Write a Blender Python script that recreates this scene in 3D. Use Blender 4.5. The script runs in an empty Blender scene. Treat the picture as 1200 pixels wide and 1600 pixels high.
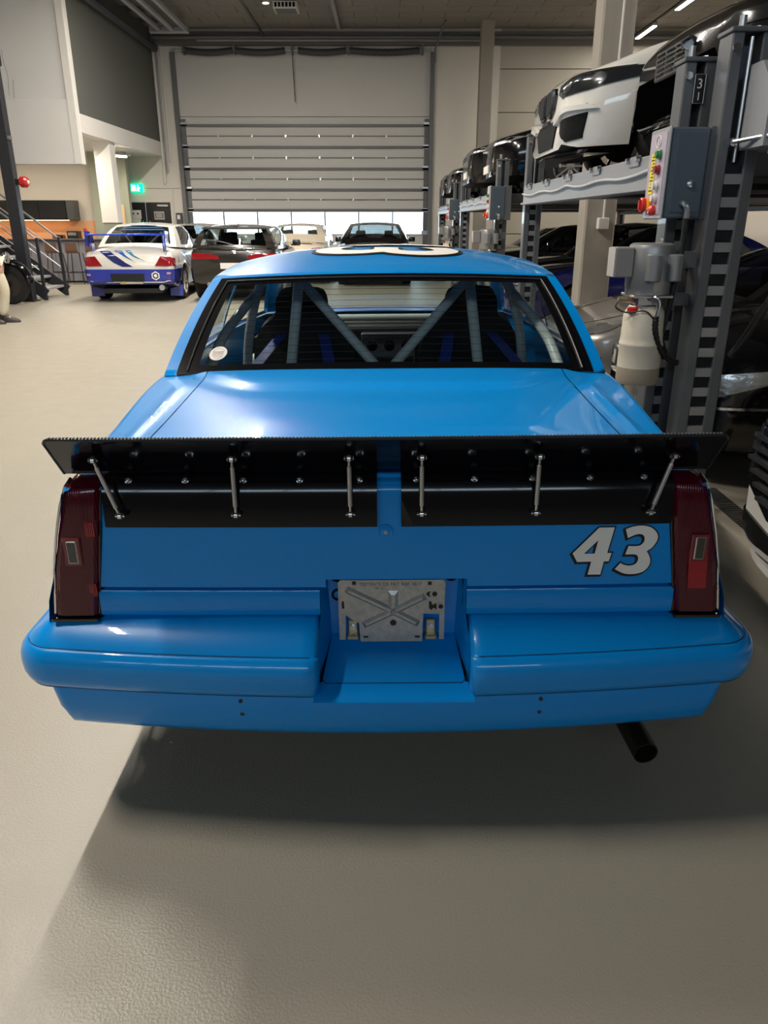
import bpy, bmesh, math, random
import numpy as np
from mathutils import Vector, Matrix
from mathutils.bvhtree import BVHTree

# ------------------------------------------------------------------ camera, world, exposure
scene = bpy.context.scene
C = bpy.data.collections.new('showroom'); scene.collection.children.link(C)
PI = math.pi
cam_d = bpy.data.cameras.new('camera')
cam_d.sensor_fit = 'VERTICAL'; cam_d.sensor_height = 36.0; cam_d.lens = 36.0 * 1180 / 1600
cam_d.clip_start = 0.02; cam_d.clip_end = 200
cam = bpy.data.objects.new('camera', cam_d); C.objects.link(cam)
cam.location = (0, 0, 1.5); cam.rotation_euler = (math.radians(90 - 21.1), 0, 0)
scene.camera = cam
scene.view_settings.view_transform = 'Standard'; scene.view_settings.look = 'None'
scene.view_settings.gamma = 1.0; scene.view_settings.use_curve_mapping = False
scene.view_settings.exposure = 0.60
world = bpy.data.worlds.new('overcast_sky'); scene.world = world; world.use_nodes = True
wb = world.node_tree.nodes['Background']; wb.inputs[0].default_value = (0.80, 0.92, 1.0, 1); wb.inputs[1].default_value = 5.0
LAMP_W = 120.0        # watts of each ceiling lamp

# ------------------------------------------------------------------ materials
_M = {}
def P(name, col=(.5,.5,.5), rough=.5, metal=0.0, coat=0.0, spec=.5, emit=None, es=0.0, bump=None, var=None, crough=.03):
    """principled material; bump=(scale,strength,dist) noise relief; var=(scale,amount) colour mottling"""
    if name in _M: return _M[name]
    m = bpy.data.materials.new(name); m.use_nodes = True
    nt = m.node_tree; b = nt.nodes['Principled BSDF']
    b.inputs['Base Color'].default_value = (*col, 1); b.inputs['Roughness'].default_value = rough
    b.inputs['Metallic'].default_value = metal; b.inputs['Coat Weight'].default_value = coat
    b.inputs['Coat Roughness'].default_value = crough; b.inputs['Specular IOR Level'].default_value = spec
    if emit: b.inputs['Emission Color'].default_value = (*emit, 1); b.inputs['Emission Strength'].default_value = es
    tc = nt.nodes.new('ShaderNodeTexCoord')
    if bump:
        n = nt.nodes.new('ShaderNodeTexNoise'); n.inputs['Scale'].default_value = bump[0]; n.inputs['Detail'].default_value = 3
        bp = nt.nodes.new('ShaderNodeBump'); bp.inputs['Strength'].default_value = bump[1]; bp.inputs['Distance'].default_value = bump[2]
        nt.links.new(tc.outputs['Object'], n.inputs['Vector']); nt.links.new(n.outputs['Fac'], bp.inputs['Height'])
        nt.links.new(bp.outputs['Normal'], b.inputs['Normal'])
    if var:
        n2 = nt.nodes.new('ShaderNodeTexNoise'); n2.inputs['Scale'].default_value = var[0]; n2.inputs['Detail'].default_value = 5
        mx = nt.nodes.new('ShaderNodeMix'); mx.data_type = 'RGBA'
        mx.inputs['A'].default_value = (*[c*(1-var[1]) for c in col], 1); mx.inputs['B'].default_value = (*[min(1,c*(1+var[1])) for c in col], 1)
        nt.links.new(tc.outputs['Object'], n2.inputs['Vector']); nt.links.new(n2.outputs['Fac'], mx.inputs['Factor'])
        nt.links.new(mx.outputs['Result'], b.inputs['Base Color'])
    _M[name] = m
    return m
def glass(name, tint=(.75,.8,.8), gloss=1.0):
    """thin pane: tinted see-through plus mirror reflection by fresnel"""
    if name in _M: return _M[name]
    m = bpy.data.materials.new(name); m.use_nodes = True; nt = m.node_tree; nt.nodes.clear()
    o = nt.nodes.new('ShaderNodeOutputMaterial'); t = nt.nodes.new('ShaderNodeBsdfTransparent'); g = nt.nodes.new('ShaderNodeBsdfGlossy')
    f = nt.nodes.new('ShaderNodeFresnel'); x = nt.nodes.new('ShaderNodeMixShader')
    t.inputs[0].default_value = (*tint, 1); g.inputs['Roughness'].default_value = .01; g.inputs[0].default_value = (gloss,)*3+(1,)
    gm = nt.nodes.new('ShaderNodeNewGeometry'); mr = nt.nodes.new('ShaderNodeMapRange')      # same reflectance from both faces of the pane
    mr.inputs['To Min'].default_value = 1.5; mr.inputs['To Max'].default_value = 1/1.5
    nt.links.new(gm.outputs['Backfacing'], mr.inputs['Value']); nt.links.new(mr.outputs['Result'], f.inputs['IOR'])
    nt.links.new(f.outputs[0], x.inputs[0]); nt.links.new(t.outputs[0], x.inputs[1]); nt.links.new(g.outputs[0], x.inputs[2]); nt.links.new(x.outputs[0], o.inputs[0])
    _M[name] = m
    return m

BLUE   = P('blue_paint', (.0,.270,.74), .30, coat=.55, spec=.2)
BLACKG = P('gloss_black', (.004,.004,.005), .12, coat=.6)
BLACKS = P('satin_black', (.012,.012,.013), .38)
RUBBER = P('rubber', (.012,.012,.012), .7, bump=(60,.3,.002))
DARK   = P('dark_underside', (.003,.003,.0035), .7, spec=.2)
CHROME = P('chrome', (.85,.85,.86), .12, metal=1)
STEEL  = P('brushed_steel', (.62,.62,.63), .32, metal=1)
ZINC   = P('galvanised_steel', (.48,.47,.44), .42, metal=.75, var=(60,.35), bump=(90,.15,.001))
WHITE  = P('white_paint', (.80,.77,.70), .3, coat=1.0)
DECALW = P('decal_white', (.90,.85,.78), .45)
DECALK = P('decal_black', (.006,.006,.007), .4)
REDL   = P('red_lens', (.085,.001,.010), .16, coat=.5, spec=.3)
_rb = REDL.node_tree; _w = _rb.nodes.new('ShaderNodeTexWave'); _w.bands_direction = 'X'; _w.inputs['Scale'].default_value = 55; _t = _rb.nodes.new('ShaderNodeTexCoord')
_bb = _rb.nodes.new('ShaderNodeBump'); _bb.inputs['Strength'].default_value = .35; _bb.inputs['Distance'].default_value = .002
_rb.links.new(_t.outputs['Object'], _w.inputs['Vector']); _rb.links.new(_w.outputs['Fac'], _bb.inputs['Height']); _rb.links.new(_bb.outputs['Normal'], _rb.nodes['Principled BSDF'].inputs['Normal'])
REDB   = P('bright_red_lens', (.36,.003,.014), .25, coat=.6)
REDTL  = P('tail_lamp_red', (.30,.006,.012), .15, coat=1.0)
LGREY  = P('lift_grey', (.105,.108,.115), .38, coat=.3)
LGREYL = P('platform_grey', (.27,.275,.285), .4)
BOXG   = P('box_blue_grey', (.078,.100,.125), .42, bump=(220,.12,.0006))
CONC   = P('concrete', (.33,.30,.26), .8, var=(3,.14), bump=(40,.25,.003))
PLASW  = P('white_plaster', (.74,.70,.63), .85, var=(1.2,.03), bump=(25,.05,.002))
PLASG  = P('grey_green_paint', (.115,.120,.105), .8, var=(.8,.06))
CHARC  = P('charcoal_fabric', (.012,.012,.013), .9)
CAGE   = P('cage_grey_paint', (.62,.66,.64), .35, coat=.4)
GLASSM = glass('clear_glass', (.80,.86,.85))
GLASST = glass('tinted_glass', (.30,.33,.33))
LENSC  = glass('lamp_glass', (.9,.92,.92))
OPENK  = P('opening_shade', (.001,.001,.001), 1.0, spec=0.0)  # shade inside open cavities, put into a flat black without gloss
PLASTK = P('black_plastic', (.010,.010,.011), .45)

# ------------------------------------------------------------------ mesh helpers
def tag(o, label=None, cat=None, group=None, kind=None):
    if label: o['label'] = label
    if cat: o['category'] = cat
    if group: o['group'] = group
    if kind: o['kind'] = kind
    return o
def thing(name, label, cat, loc=(0,0,0), rotz=0.0, group=None):
    o = bpy.data.objects.new(name, None); C.objects.link(o)
    o.location = loc; o.rotation_euler = (0,0,rotz); o.empty_display_size = .2
    return tag(o, label, cat, group)
def copy_tree(o, parent=None):
    c = o.copy(); C.objects.link(c)
    c.parent = parent
    for ch in o.children: copy_tree(ch, c)
    return c
def pchip(pts):
    xs = [p[0] for p in pts]; ys = [p[1] for p in pts]; n = len(xs)
    if n == 1: return lambda x: ys[0]
    h = [xs[i+1]-xs[i] for i in range(n-1)]; d = [(ys[i+1]-ys[i])/h[i] for i in range(n-1)]
    m = [0]*n; m[0] = d[0]; m[-1] = d[-1]
    for i in range(1, n-1):
        if d[i-1]*d[i] > 0:
            w1 = 2*h[i]+h[i-1]; w2 = h[i]+2*h[i-1]; m[i] = (w1+w2)/(w1/d[i-1]+w2/d[i])
    def f(x):
        if x <= xs[0]: return ys[0]
        if x >= xs[-1]: return ys[-1]
        i = 0
        while x > xs[i+1]: i += 1
        t = (x-xs[i])/h[i]
        return (2*t**3-3*t*t+1)*ys[i]+(t**3-2*t*t+t)*h[i]*m[i]+(-2*t**3+3*t*t)*ys[i+1]+(t**3-t*t)*h[i]*m[i+1]
    return f
class MB:
    def __init__(s): s.v = []; s.f = []; s.m = []
    def add(s, vs, fs, mi=0):
        o = len(s.v); s.v += [tuple(p) for p in vs]; s.f += [tuple(i+o for i in f) for f in fs]; s.m += [mi]*len(fs); return s
    def box(s, x0, x1, y0, y1, z0, z1, bev=0, mi=0, seg=1):
        if bev <= 0:
            v = [(x,y,z) for z in (z0,z1) for y in (y0,y1) for x in (x0,x1)]
            return s.add(v, [(0,2,3,1),(4,5,7,6),(0,1,5,4),(2,6,7,3),(0,4,6,2),(1,3,7,5)], mi)
        bm = bmesh.new(); bmesh.ops.create_cube(bm, size=1)
        for q in bm.verts: q.co = Vector((x0+(q.co.x+.5)*(x1-x0), y0+(q.co.y+.5)*(y1-y0), z0+(q.co.z+.5)*(z1-z0)))
        bmesh.ops.bevel(bm, geom=list(bm.edges), offset=bev, segments=seg, profile=.6, affect='EDGES')
        bm.verts.index_update()
        s.add([q.co[:] for q in bm.verts], [tuple(w.index for w in f.verts) for f in bm.faces], mi); bm.free(); return s
    def beam(s, a, b, w, h, mi=0):
        """rectangular bar from a to b"""
        a = Vector(a); b = Vector(b); d = (b-a).normalized(); r = d.cross(Vector((0,0,1)))
        if r.length < 1e-4: r = Vector((1,0,0))
        r.normalize(); u = r.cross(d)
        v = [p+r*(sx*w/2)+u*(sy*h/2) for p in (a,b) for sx,sy in ((-1,-1),(1,-1),(1,1),(-1,1))]
        return s.add(v, [(0,1,2,3),(7,6,5,4),(0,4,5,1),(1,5,6,2),(2,6,7,3),(3,7,4,0)], mi)
    def tube(s, pts, r, n=10, mi=0, cap=True, closed=False):
        pts = [Vector(p) for p in pts]; rs = r if isinstance(r, (list,tuple)) else [r]*len(pts)
        d0 = (pts[1]-pts[0]).normalized(); u = d0.orthogonal().normalized(); vs = []
        N = len(pts)
        for i, p in enumerate(pts):
            if closed: d = (pts[(i+1)%N]-pts[i-1]).normalized()
            else: d = (pts[min(i+1,N-1)]-pts[max(i-1,0)]).normalized()
            u = (u-d*u.dot(d)).normalized(); w = d.cross(u)
            vs += [p+(u*math.cos(2*PI*k/n)+w*math.sin(2*PI*k/n))*rs[i] for k in range(n)]
        fs = []
        for i in range(N if closed else N-1):
            j = (i+1) % N
            fs += [(i*n+k, i*n+(k+1)%n, j*n+(k+1)%n, j*n+k) for k in range(n)]
        if cap and not closed: fs += [tuple(range(n))[::-1], tuple((N-1)*n+k for k in range(n))]
        return s.add(vs, fs, mi)
    def lathe(s, prof, o=(0,0,0), axis=(0,0,1), n=24, mi=0, cap=True):
        """prof: [(radius, height)] along the axis"""
        a = Vector(axis).normalized(); u = a.orthogonal().normalized(); w = a.cross(u); o = Vector(o); vs = []
        for r, h in prof: vs += [o+a*h+(u*math.cos(2*PI*k/n)+w*math.sin(2*PI*k/n))*r for k in range(n)]
        fs = [(i*n+k, i*n+(k+1)%n, (i+1)*n+(k+1)%n, (i+1)*n+k) for i in range(len(prof)-1) for k in range(n)]
        if cap: fs += [tuple(range(n))[::-1], tuple((len(prof)-1)*n+k for k in range(n))]
        return s.add(vs, fs, mi)
    def prism(s, poly, o, ux, uy, t, mi=0):
        """extrude a 2-D outline in frame (ux,uy) by t along ux x uy"""
        o = Vector(o); ux = Vector(ux); uy = Vector(uy); nn = ux.cross(uy).normalized()*t; n = len(poly)
        a = [o+ux*p[0]+uy*p[1] for p in poly]; tri = tess(poly)
        return s.add(a+[p+nn for p in a], [f[::-1] for f in tri]+[tuple(i+n for i in f) for f in tri]+[(i,(i+1)%n,(i+1)%n+n,i+n) for i in range(n)], mi)
    def grid(s, rows, mi=0, closed=False, skip=None):
        nr = len(rows); nc = len(rows[0]); vs = [p for r in rows for p in r]; fs = []
        for i in range(nr-1):
            for j in range(nc if closed else nc-1):
                if skip and skip(i,j): continue
                k = (j+1) % nc
                fs.append((i*nc+j, i*nc+k, (i+1)*nc+k, (i+1)*nc+j))
        return s.add(vs, fs, mi)
    def build(s, name, mats, parent=None, org=(0,0,0), smooth=35, weld=False):
        me = bpy.data.meshes.new(name)
        me.from_pydata([(p[0]-org[0], p[1]-org[1], p[2]-org[2]) for p in s.v], [], s.f)
        if not isinstance(mats, (list,tuple)): mats = [mats]
        for m in mats: me.materials.append(m)
        if len(mats) > 1: me.polygons.foreach_set('material_index', s.m)
        bm = bmesh.new(); bm.from_mesh(me)
        if weld: bmesh.ops.remove_doubles(bm, verts=bm.verts, dist=weld if isinstance(weld,float) else 1e-5)
        bmesh.ops.recalc_face_normals(bm, faces=bm.faces)
        bm.to_mesh(me); bm.free()
        if smooth:
            me.shade_smooth(); me.set_sharp_from_angle(angle=math.radians(smooth))
        o = bpy.data.objects.new(name, me); C.objects.link(o)
        if parent: o.parent = parent
        return o
def tess(poly):
    from mathutils.geometry import tessellate_polygon
    return [tuple(t) for t in tessellate_polygon([[Vector((p[0],p[1],0)) for p in poly]])]
def rot2(poly, a): c, s_ = math.cos(a), math.sin(a); return [(x*c-y*s_, x*s_+y*c) for x,y in poly]
def circ(r, n=20, cx=0, cy=0): return [(cx+r*math.cos(2*PI*k/n), cy+r*math.sin(2*PI*k/n)) for k in range(n)]
def rrect(x0, x1, y0, y1, r, n=4):
    out = []
    for cx, cy, a in ((x1-r,y1-r,0),(x0+r,y1-r,90),(x0+r,y0+r,180),(x1-r,y0+r,270)):
        out += [(cx+r*math.cos(math.radians(a+90*k/n)), cy+r*math.sin(math.radians(a+90*k/n))) for k in range(n+1)]
    return out
def smooth_closed(pts, n=6):
    """closed Catmull-Rom through points; a point given with a third item True is a hard corner"""
    N = len(pts); out = []
    for i in range(N):
        p0, p1, p2, p3 = pts[i-1], pts[i], pts[(i+1)%N], pts[(i+2)%N]
        h1 = len(p1) > 2; h2 = len(p2) > 2
        if h1 and h2: out.append(p1[:2]); continue
        if h1: p0 = p1
        if h2: p3 = p2
        for k in range(n):
            t = k/n; q = []
            for c in (0,1):
                a, b, cc, d = p0[c], p1[c], p2[c], p3[c]
                q.append(.5*((2*b)+(-a+cc)*t+(2*a-5*b+4*cc-d)*t*t+(-a+3*b-3*cc+d)*t**3))
            out.append(tuple(q))
    return out
def spline(pts, n=8):
    pts = [Vector(p) for p in pts]; out = []
    for i in range(len(pts)-1):
        a = pts[max(i-1,0)]; b = pts[i]; c = pts[i+1]; d = pts[min(i+2,len(pts)-1)]
        for k in range(n):
            t = k/n; out.append(.5*((2*b)+(c-a)*t+(2*a-5*b+4*c-d)*t*t+(3*b-a-3*c+d)*t**3))
    return out+[pts[-1]]
def offset_poly(poly, d):
    """grow an outline outwards by d (counter-clockwise outlines)"""
    n = len(poly); area = sum(poly[i][0]*poly[(i+1)%n][1]-poly[(i+1)%n][0]*poly[i][1] for i in range(n)); sgn = 1 if area > 0 else -1
    out = []
    for i in range(n):
        a = Vector(poly[i-1]); b = Vector(poly[i]); c = Vector(poly[(i+1)%n])
        e1 = (b-a); e2 = (c-b)
        if e1.length < 1e-7 or e2.length < 1e-7: out.append(tuple(b)); continue
        e1.normalize(); e2.normalize()
        n1 = Vector((e1.y,-e1.x))*sgn; n2 = Vector((e2.y,-e2.x))*sgn; m = n1+n2
        k = m.length_squared
        out.append(tuple(b+m*(2*d/max(k,.6))))
    return out
def text(name, body, size, mat, parent, origin, ux, uy, extrude=.0006, bold=0.0, shear=0.0, align='CENTER'):
    cu = bpy.data.curves.new(name, 'FONT'); cu.body = body; cu.size = size; cu.extrude = extrude; cu.offset = bold; cu.shear = shear
    cu.align_x = align; cu.align_y = 'CENTER'; cu.resolution_u = 3
    t = bpy.data.objects.new(name+'_tmp', cu); C.objects.link(t); dg = bpy.context.evaluated_depsgraph_get(); dg.update()
    me = bpy.data.meshes.new_from_object(t.evaluated_get(dg)); bpy.data.objects.remove(t)
    ux = Vector(ux).normalized(); uy = Vector(uy).normalized(); uz = ux.cross(uy); o = Vector(origin)
    for v in me.vertices: v.co = o+ux*v.co.x+uy*v.co.y+uz*v.co.z
    me.materials.clear(); me.materials.append(mat); me.name = name
    ob = bpy.data.objects.new(name, me); C.objects.link(ob); ob.parent = parent
    return ob
def coons(c0, c1, d0, d1):
    def S(u, v):
        return (c0(u)*(1-v)+c1(u)*v + d0(v)*(1-u)+d1(v)*u
                - (c0(0)*(1-u)*(1-v)+c0(1)*u*(1-v)+c1(0)*(1-u)*v+c1(1)*u*v))
    return S
def arc(p, q, b=(0,0,0)):
    p = Vector(p); q = Vector(q); b = Vector(b)
    return lambda t: p.lerp(q, t)+b*(4*t*(1-t))
def S_off(S, d):
    def F(u, v):
        e = .004; u0 = min(max(u,e),1-e); v0 = min(max(v,e),1-e)
        n = (S(u0+e,v0)-S(u0-e,v0)).cross(S(u0,v0+e)-S(u0,v0-e)).normalized()
        return S(u,v)+n*d
    return F
def lin(a, b, n): return [a+(b-a)*i/n for i in range(n+1)]
def patch_rect(mb, S, u0, u1, v0, v1, nu=10, nv=8, mi=0): mb.grid([[S(u,v) for u in lin(u0,u1,nu)] for v in lin(v0,v1,nv)], mi)
def patch_ring(mb, S, o, i, n=10, mi=0):
    us = sorted(set([o[0],i[0]]+lin(i[0],i[1],n)+[o[1]])); vs = sorted(set([o[2],i[2]]+lin(i[2],i[3],n)+[o[3]]))
    mb.grid([[S(u,v) for u in us] for v in vs], mi,
            skip=lambda r,c: us[c] >= i[0]-1e-6 and us[c+1] <= i[1]+1e-6 and vs[r] >= i[2]-1e-6 and vs[r+1] <= i[3]+1e-6)
def bvh_of(o): 
    bm = bmesh.new(); bm.from_mesh(o.data); b = BVHTree.FromBMesh(bm); bm.free(); return b
def patch_on(bvh, pts, d, off=.004, depth=.012, step=.06, hard=True):
    """outline pts (3-D, roughly on the surface) thrown along d onto the surface; returns an MB shell that stands proud by off"""
    d = Vector(d).normalized(); r = d.cross(Vector((0,0,1)))
    if r.length < 1e-3: r = Vector((0,-1,0))
    r.normalize(); u = r.cross(d)
    poly = [(Vector(p).dot(r), Vector(p).dot(u)) for p in pts]
    bm = bmesh.new(); vs = [bm.verts.new((p[0],p[1],0)) for p in poly]
    for t in tess(poly):
        try: bm.faces.new([vs[i] for i in t])
        except ValueError: pass
    bmesh.ops.recalc_face_normals(bm, faces=bm.faces)
    for ax in (0,1):
        lo = min(p[ax] for p in poly); hi = max(p[ax] for p in poly); n = int((hi-lo)/step)
        for k in range(1, n+1):
            co = [0,0,0]; co[ax] = lo+(hi-lo)*k/(n+1); no = [0,0,0]; no[ax] = 1
            bmesh.ops.bisect_plane(bm, geom=bm.verts[:]+bm.edges[:]+bm.faces[:], plane_co=co, plane_no=no, dist=1e-5)
    bmesh.ops.remove_doubles(bm, verts=bm.verts, dist=1e-4)
    bm.verts.index_update()
    hits = []
    for v in bm.verts:
        o = r*v.co.x+u*v.co.y-d*6
        h, nrm, _, _ = bvh.ray_cast(o, d)
        if h is None:
            h, nrm, _, _ = bvh.find_nearest(r*v.co.x+u*v.co.y+d*(Vector(pts[0]).dot(d)))
        hits.append(h)
    mb = MB(); n = len(hits)
    faces = [tuple(v.index for v in f.verts) for f in bm.faces]
    be = [tuple(v.index for v in e.verts) for e in bm.edges if len(e.link_faces) == 1]
    mb.add([h-d*off for h in hits]+[h+d*depth for h in hits], faces+[f[::-1] for f in [tuple(i+n for i in f) for f in faces]]+[(a,b,b+n,a+n) for a,b in be])
    bm.free()
    return mb
# ------------------------------------------------------------------ the hall
YB = 25.0; XL = -13.0; XR = 10.0; YF = -9.0; ZC = 6.6
def slab(name, mat, x0,x1,y0,y1,z0,z1, parent=None, kind='structure', bev=0):
    o = MB().box(x0,x1,y0,y1,z0,z1,bev).build(name, mat, parent, smooth=None)
    if kind and not parent: tag(o, kind=kind)
    return o
FLOORM = P('epoxy_floor', (.37,.335,.265), .34, spec=.45)
nt = FLOORM.node_tree; b = nt.nodes['Principled BSDF']; tc = nt.nodes.new('ShaderNodeTexCoord')
n1 = nt.nodes.new('ShaderNodeTexNoise'); n1.inputs['Scale'].default_value = 150; n1.inputs['Detail'].default_value = 2
n2 = nt.nodes.new('ShaderNodeTexNoise'); n2.inputs['Scale'].default_value = .7; n2.inputs['Detail'].default_value = 6
n3 = nt.nodes.new('ShaderNodeTexNoise'); n3.inputs['Scale'].default_value = 7; n3.inputs['Detail'].default_value = 8
bp = nt.nodes.new('ShaderNodeBump'); bp.inputs['Strength'].default_value = .38; bp.inputs['Distance'].default_value = .004
mp = nt.nodes.new('ShaderNodeMapRange'); mp.inputs['To Min'].default_value = .27; mp.inputs['To Max'].default_value = .46
cr = nt.nodes.new('ShaderNodeMix'); cr.data_type = 'RGBA'; cr.inputs['A'].default_value = (.315,.285,.225,1); cr.inputs['B'].default_value = (.365,.33,.265,1)
for n in (n1,n2,n3): nt.links.new(tc.outputs['Object'], n.inputs['Vector'])
nt.links.new(n1.outputs['Fac'], bp.inputs['Height']); nt.links.new(bp.outputs['Normal'], b.inputs['Normal'])
nt.links.new(n3.outputs['Fac'], mp.inputs['Value']); nt.links.new(mp.outputs['Result'], b.inputs['Roughness'])
nt.links.new(n2.outputs['Fac'], cr.inputs['Factor']); nt.links.new(cr.outputs['Result'], b.inputs['Base Color'])
slab('floor', FLOORM, XL-.2,XR+.2,YF-.2,YB+.2,-.2,0)
CEILM = P('ceiling_board', (.23,.21,.19), .9, var=(5,.18), bump=(70,.3,.004))
ceil = slab('ceiling', P('ceiling_deck', (.06,.055,.05), .9), XL-.2,XR+.2,YF-.2,YB+.2,ZC,ZC+.2)
# ceiling boards, laid in staggered rows over the far bays
bd = MB().box(-.595,.595,-.295,.295,-.03,0,.006).build('ceiling_board', CEILM, ceil, smooth=None)
first = True
for r in range(9):
    for k in range(15):
        x = -6.2+1.2*k+(.6 if r % 2 else 0); y = 24.55-.6*r
        if x > XR-.6: continue
        o = bd if first else bd.copy()
        if not first: C.objects.link(o); o.parent = ceil
        o.location = (x, y, ZC-.0004*((k*7+r*3)%5)); first = False
wl = slab('wall_left', PLASW, XL-.2,XL,YF,YB,0,ZC)
slab('wall_right', PLASW, XR,XR+.2,YF,YB,0,ZC)
GRW = P('grey_rear_wall',(.22,.21,.20),.8)
for nm,q in (('wall_front',(XL,XR,0,4.7)),('wall_front_top',(XL,XR,6.0,ZC)),('wall_front_left',(XL,-8,4.7,6.0)),('wall_front_right',(4,XR,4.7,6.0))): slab(nm,GRW,q[0],q[1],YF-.2,YF,q[2],q[3])
w1 = thing('window_1', None, None, (0,YF,0)); tag(w1, kind='structure')  # unseen window band, added high up as daylight fill on the car's rear
for k in range(8):
    x = -8+1.5*k
    MB().box(x,x+1.5,-.12,-.06,4.7,6.0).build('pane', glass('clerestory_pane',(.92,.96,1.0)), w1, smooth=None)
    MB().box(x-.04,x+.04,-.18,.02,4.7,6.0).build('mullion', PLASTK, w1, smooth=None)
def portal(name,x0,x1,z0,z1,y,rx):
    l = bpy.data.lights.new(name,'AREA'); l.shape='RECTANGLE'; l.size=x1-x0; l.size_y=z1-z0; l.cycles.is_portal=True
    o = bpy.data.objects.new(name,l); C.objects.link(o); o.location=((x0+x1)/2,y,(z0+z1)/2); o.rotation_euler=(rx,0,0)
portal('sky_portal',-8,4,4.7,6.0,YF-.19,math.radians(90)); portal('sky_portal',-6.0,1.3,1.12,1.74,YB+.12,math.radians(-90))
DX0, DX1, DZ = -6.08, 1.40, 6.15           # opening of the sectional door
wbk = thing('wall_back', None, None, (0,YB,0)); del_keys = [k for k in ('label','category') if k in wbk]
tag(wbk, kind='structure')
def wpart(name, mat, x0,x1,z0,z1,y0=0,y1=.25,bev=0):
    return MB().box(x0,x1,y0,y1,z0,z1,bev).build(name, mat, wbk, smooth=None)
wpart('plaster', PLASW, XL,-8.15,0,ZC); wpart('plaster', PLASW, -8.15,-6.53,2.06,ZC); wpart('plaster', PLASW, -6.53,DX0,0,ZC)
wpart('plaster', PLASW, DX0,DX1,DZ,ZC); wpart('plaster', PLASW, DX1,3.06,0,ZC)
wpart('pilaster', P('white_pilaster',(.80,.77,.71),.7), 3.06,3.34,0,ZC,-.06,.25,.004)
CLAD = P('cladding_beige', (.50,.465,.40), .6, spec=.3)
wpart('cladding_backing', CLAD, 3.34,XR,0,ZC,.2,.25)
for i in range(6): wpart('cladding_panel', CLAD, 3.34,XR,1.12*i,1.12*i+1.10,-.02-.0,.2,.006)
wpart('ledge', P('ledge_grey',(.16,.15,.14),.7), -6.6,XR,6.16,6.5,-.14,0,.01)
# ---- sectional overhead door with its window row
d1 = thing('door_1', 'tall sectional overhead door with a row of bright windows', 'door', (0,YB,0)); tag(d1, kind='structure')
PANW = P('door_panel_white', (.60,.585,.555), .55, bump=(60,.06,.002)); RAIL = P('door_rail_grey', (.15,.15,.155), .5, metal=.2)
zs = [0,.47,1.09,1.755,2.36,2.68+.30,3.42-.14,3.42+.18,3.86,4.15,4.36]
zs = [0,.55,1.07,1.78,2.39,2.99,3.61,4.20,4.36]
def dbox(name, mat, x0,x1,z0,z1,y0,y1,bev=0,par=d1): return MB().box(x0,x1,y0,y1,z0,z1,bev).build(name, mat, par, smooth=None)
dbox('door_backing', PANW, DX0,DX1,1.80,DZ,.075,.10); dbox('door_backing', PANW, DX0,DX1,0,1.06,.075,.10)
dbox('upper_panel', PANW, DX0,DX1,4.37,DZ+.05,.02,.08)
for a, bq in ((0,.53),(.54,1.06)): dbox('panel', PANW, DX0,DX1,a,bq,.02,.07,.004)
for a, bq in ((1.80,2.36),(2.375,2.94),(2.955,3.53),(3.545,4.11),(4.125,4.355)):
    pn = dbox('panel', PANW, DX0,DX1,a,bq,.02,.07,.004)
    dbox('stiffener', RAIL, DX0+.05,DX1-.05,a-.035,a+.035,-.03,.02,.004, pn)
    if bq-a > .4:
        dbox('reinforcing_rod', RAIL, DX0+.12,DX1-.12,(a+bq)/2+.01,(a+bq)/2+.03,-.015,.015,0, pn)
        for k in range(6):
            x = DX0+1.15+k*1.0; dbox('hinge', STEEL, x-.022,x+.022,(a+bq)/2-.02,(a+bq)/2+.055,-.025,.02,0, pn)
# windows row
dbox('window_rail', PANW, DX0,DX1,1.06,1.12,.0,.08,.004); dbox('window_rail', PANW, DX0,DX1,1.74,1.80,.0,.08,.004)
PANE = glass('door_pane', (.93,.97,1.0))
for k in range(8):
    x = DX0+.10+(DX1-DX0-.20)*k/7
    dbox('mullion', RAIL, x-.022,x+.022,1.12,1.74,0,.08)
    if k < 7: dbox('pane', PANE, x+.022,x+(DX1-DX0-.2)/7-.022,1.12,1.74,.035,.045)
for s, x in ((1,DX0),(-1,DX1)):
    dbox('guide_rail', RAIL, x-.06,x+.06,0,6.0,-.14,.0,.006)
    for z in (.6,1.15,1.8,2.4,2.98,3.56,4.16): dbox('roller_bracket', STEEL, min(x+s*.06,x+s*.24),max(x+s*.06,x+s*.24),z-.06,z+.06,-.03,.02,.004)
    dbox('edge_plate', RAIL, min(x+s*.05,x+s*.20),max(x+s*.05,x+s*.20),.1,4.3,-.008,.02)
SPR = P('spring_sleeve', (.055,.055,.06), .5)
for x0, x1 in ((-5.65,-4.32),(-4.22,-2.82),(-2.45,-1.07),(-.98,.42+.6)):
    m = MB(); n = 26
    m.tube([(x0+(x1-x0)*k/n, -.2, 6.02-.05*math.sin(PI*k/n)) for k in range(n+1)], [.085+.006*(k%2) for k in range(n+1)], 14)
    m.build('spring_sleeve', SPR, d1)
MB().tube([(DX0+.05,-.2,6.03),(DX1-.05,-.2,6.03)], .02, 10).build('torsion_shaft', STEEL, d1)
for x in (-5.72,-4.27,-2.62,-1.02,1.1): dbox('shaft_bracket', RAIL, x-.03,x+.03,5.93,6.16,-.26,-.02)
MB().tube([(-2.62,-.2,5.98),(-2.60,-.19,5.3),(-2.585,-.19,4.72)], .012, 8).build('pull_cord', P('cord_dark',(.03,.03,.03),.8), d1)
MB().tube([(DX0-.5,-.3,6.33),(XR,-.3,6.33)], .05, 12).build('header_pipe', RAIL, wbk)
MB().tube([(-5.3,-.25,6.26),(3.0,-.25,6.26)], .03, 10).build('conduit', P('conduit_grey',(.33,.33,.34),.45,metal=.3), wbk)
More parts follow.
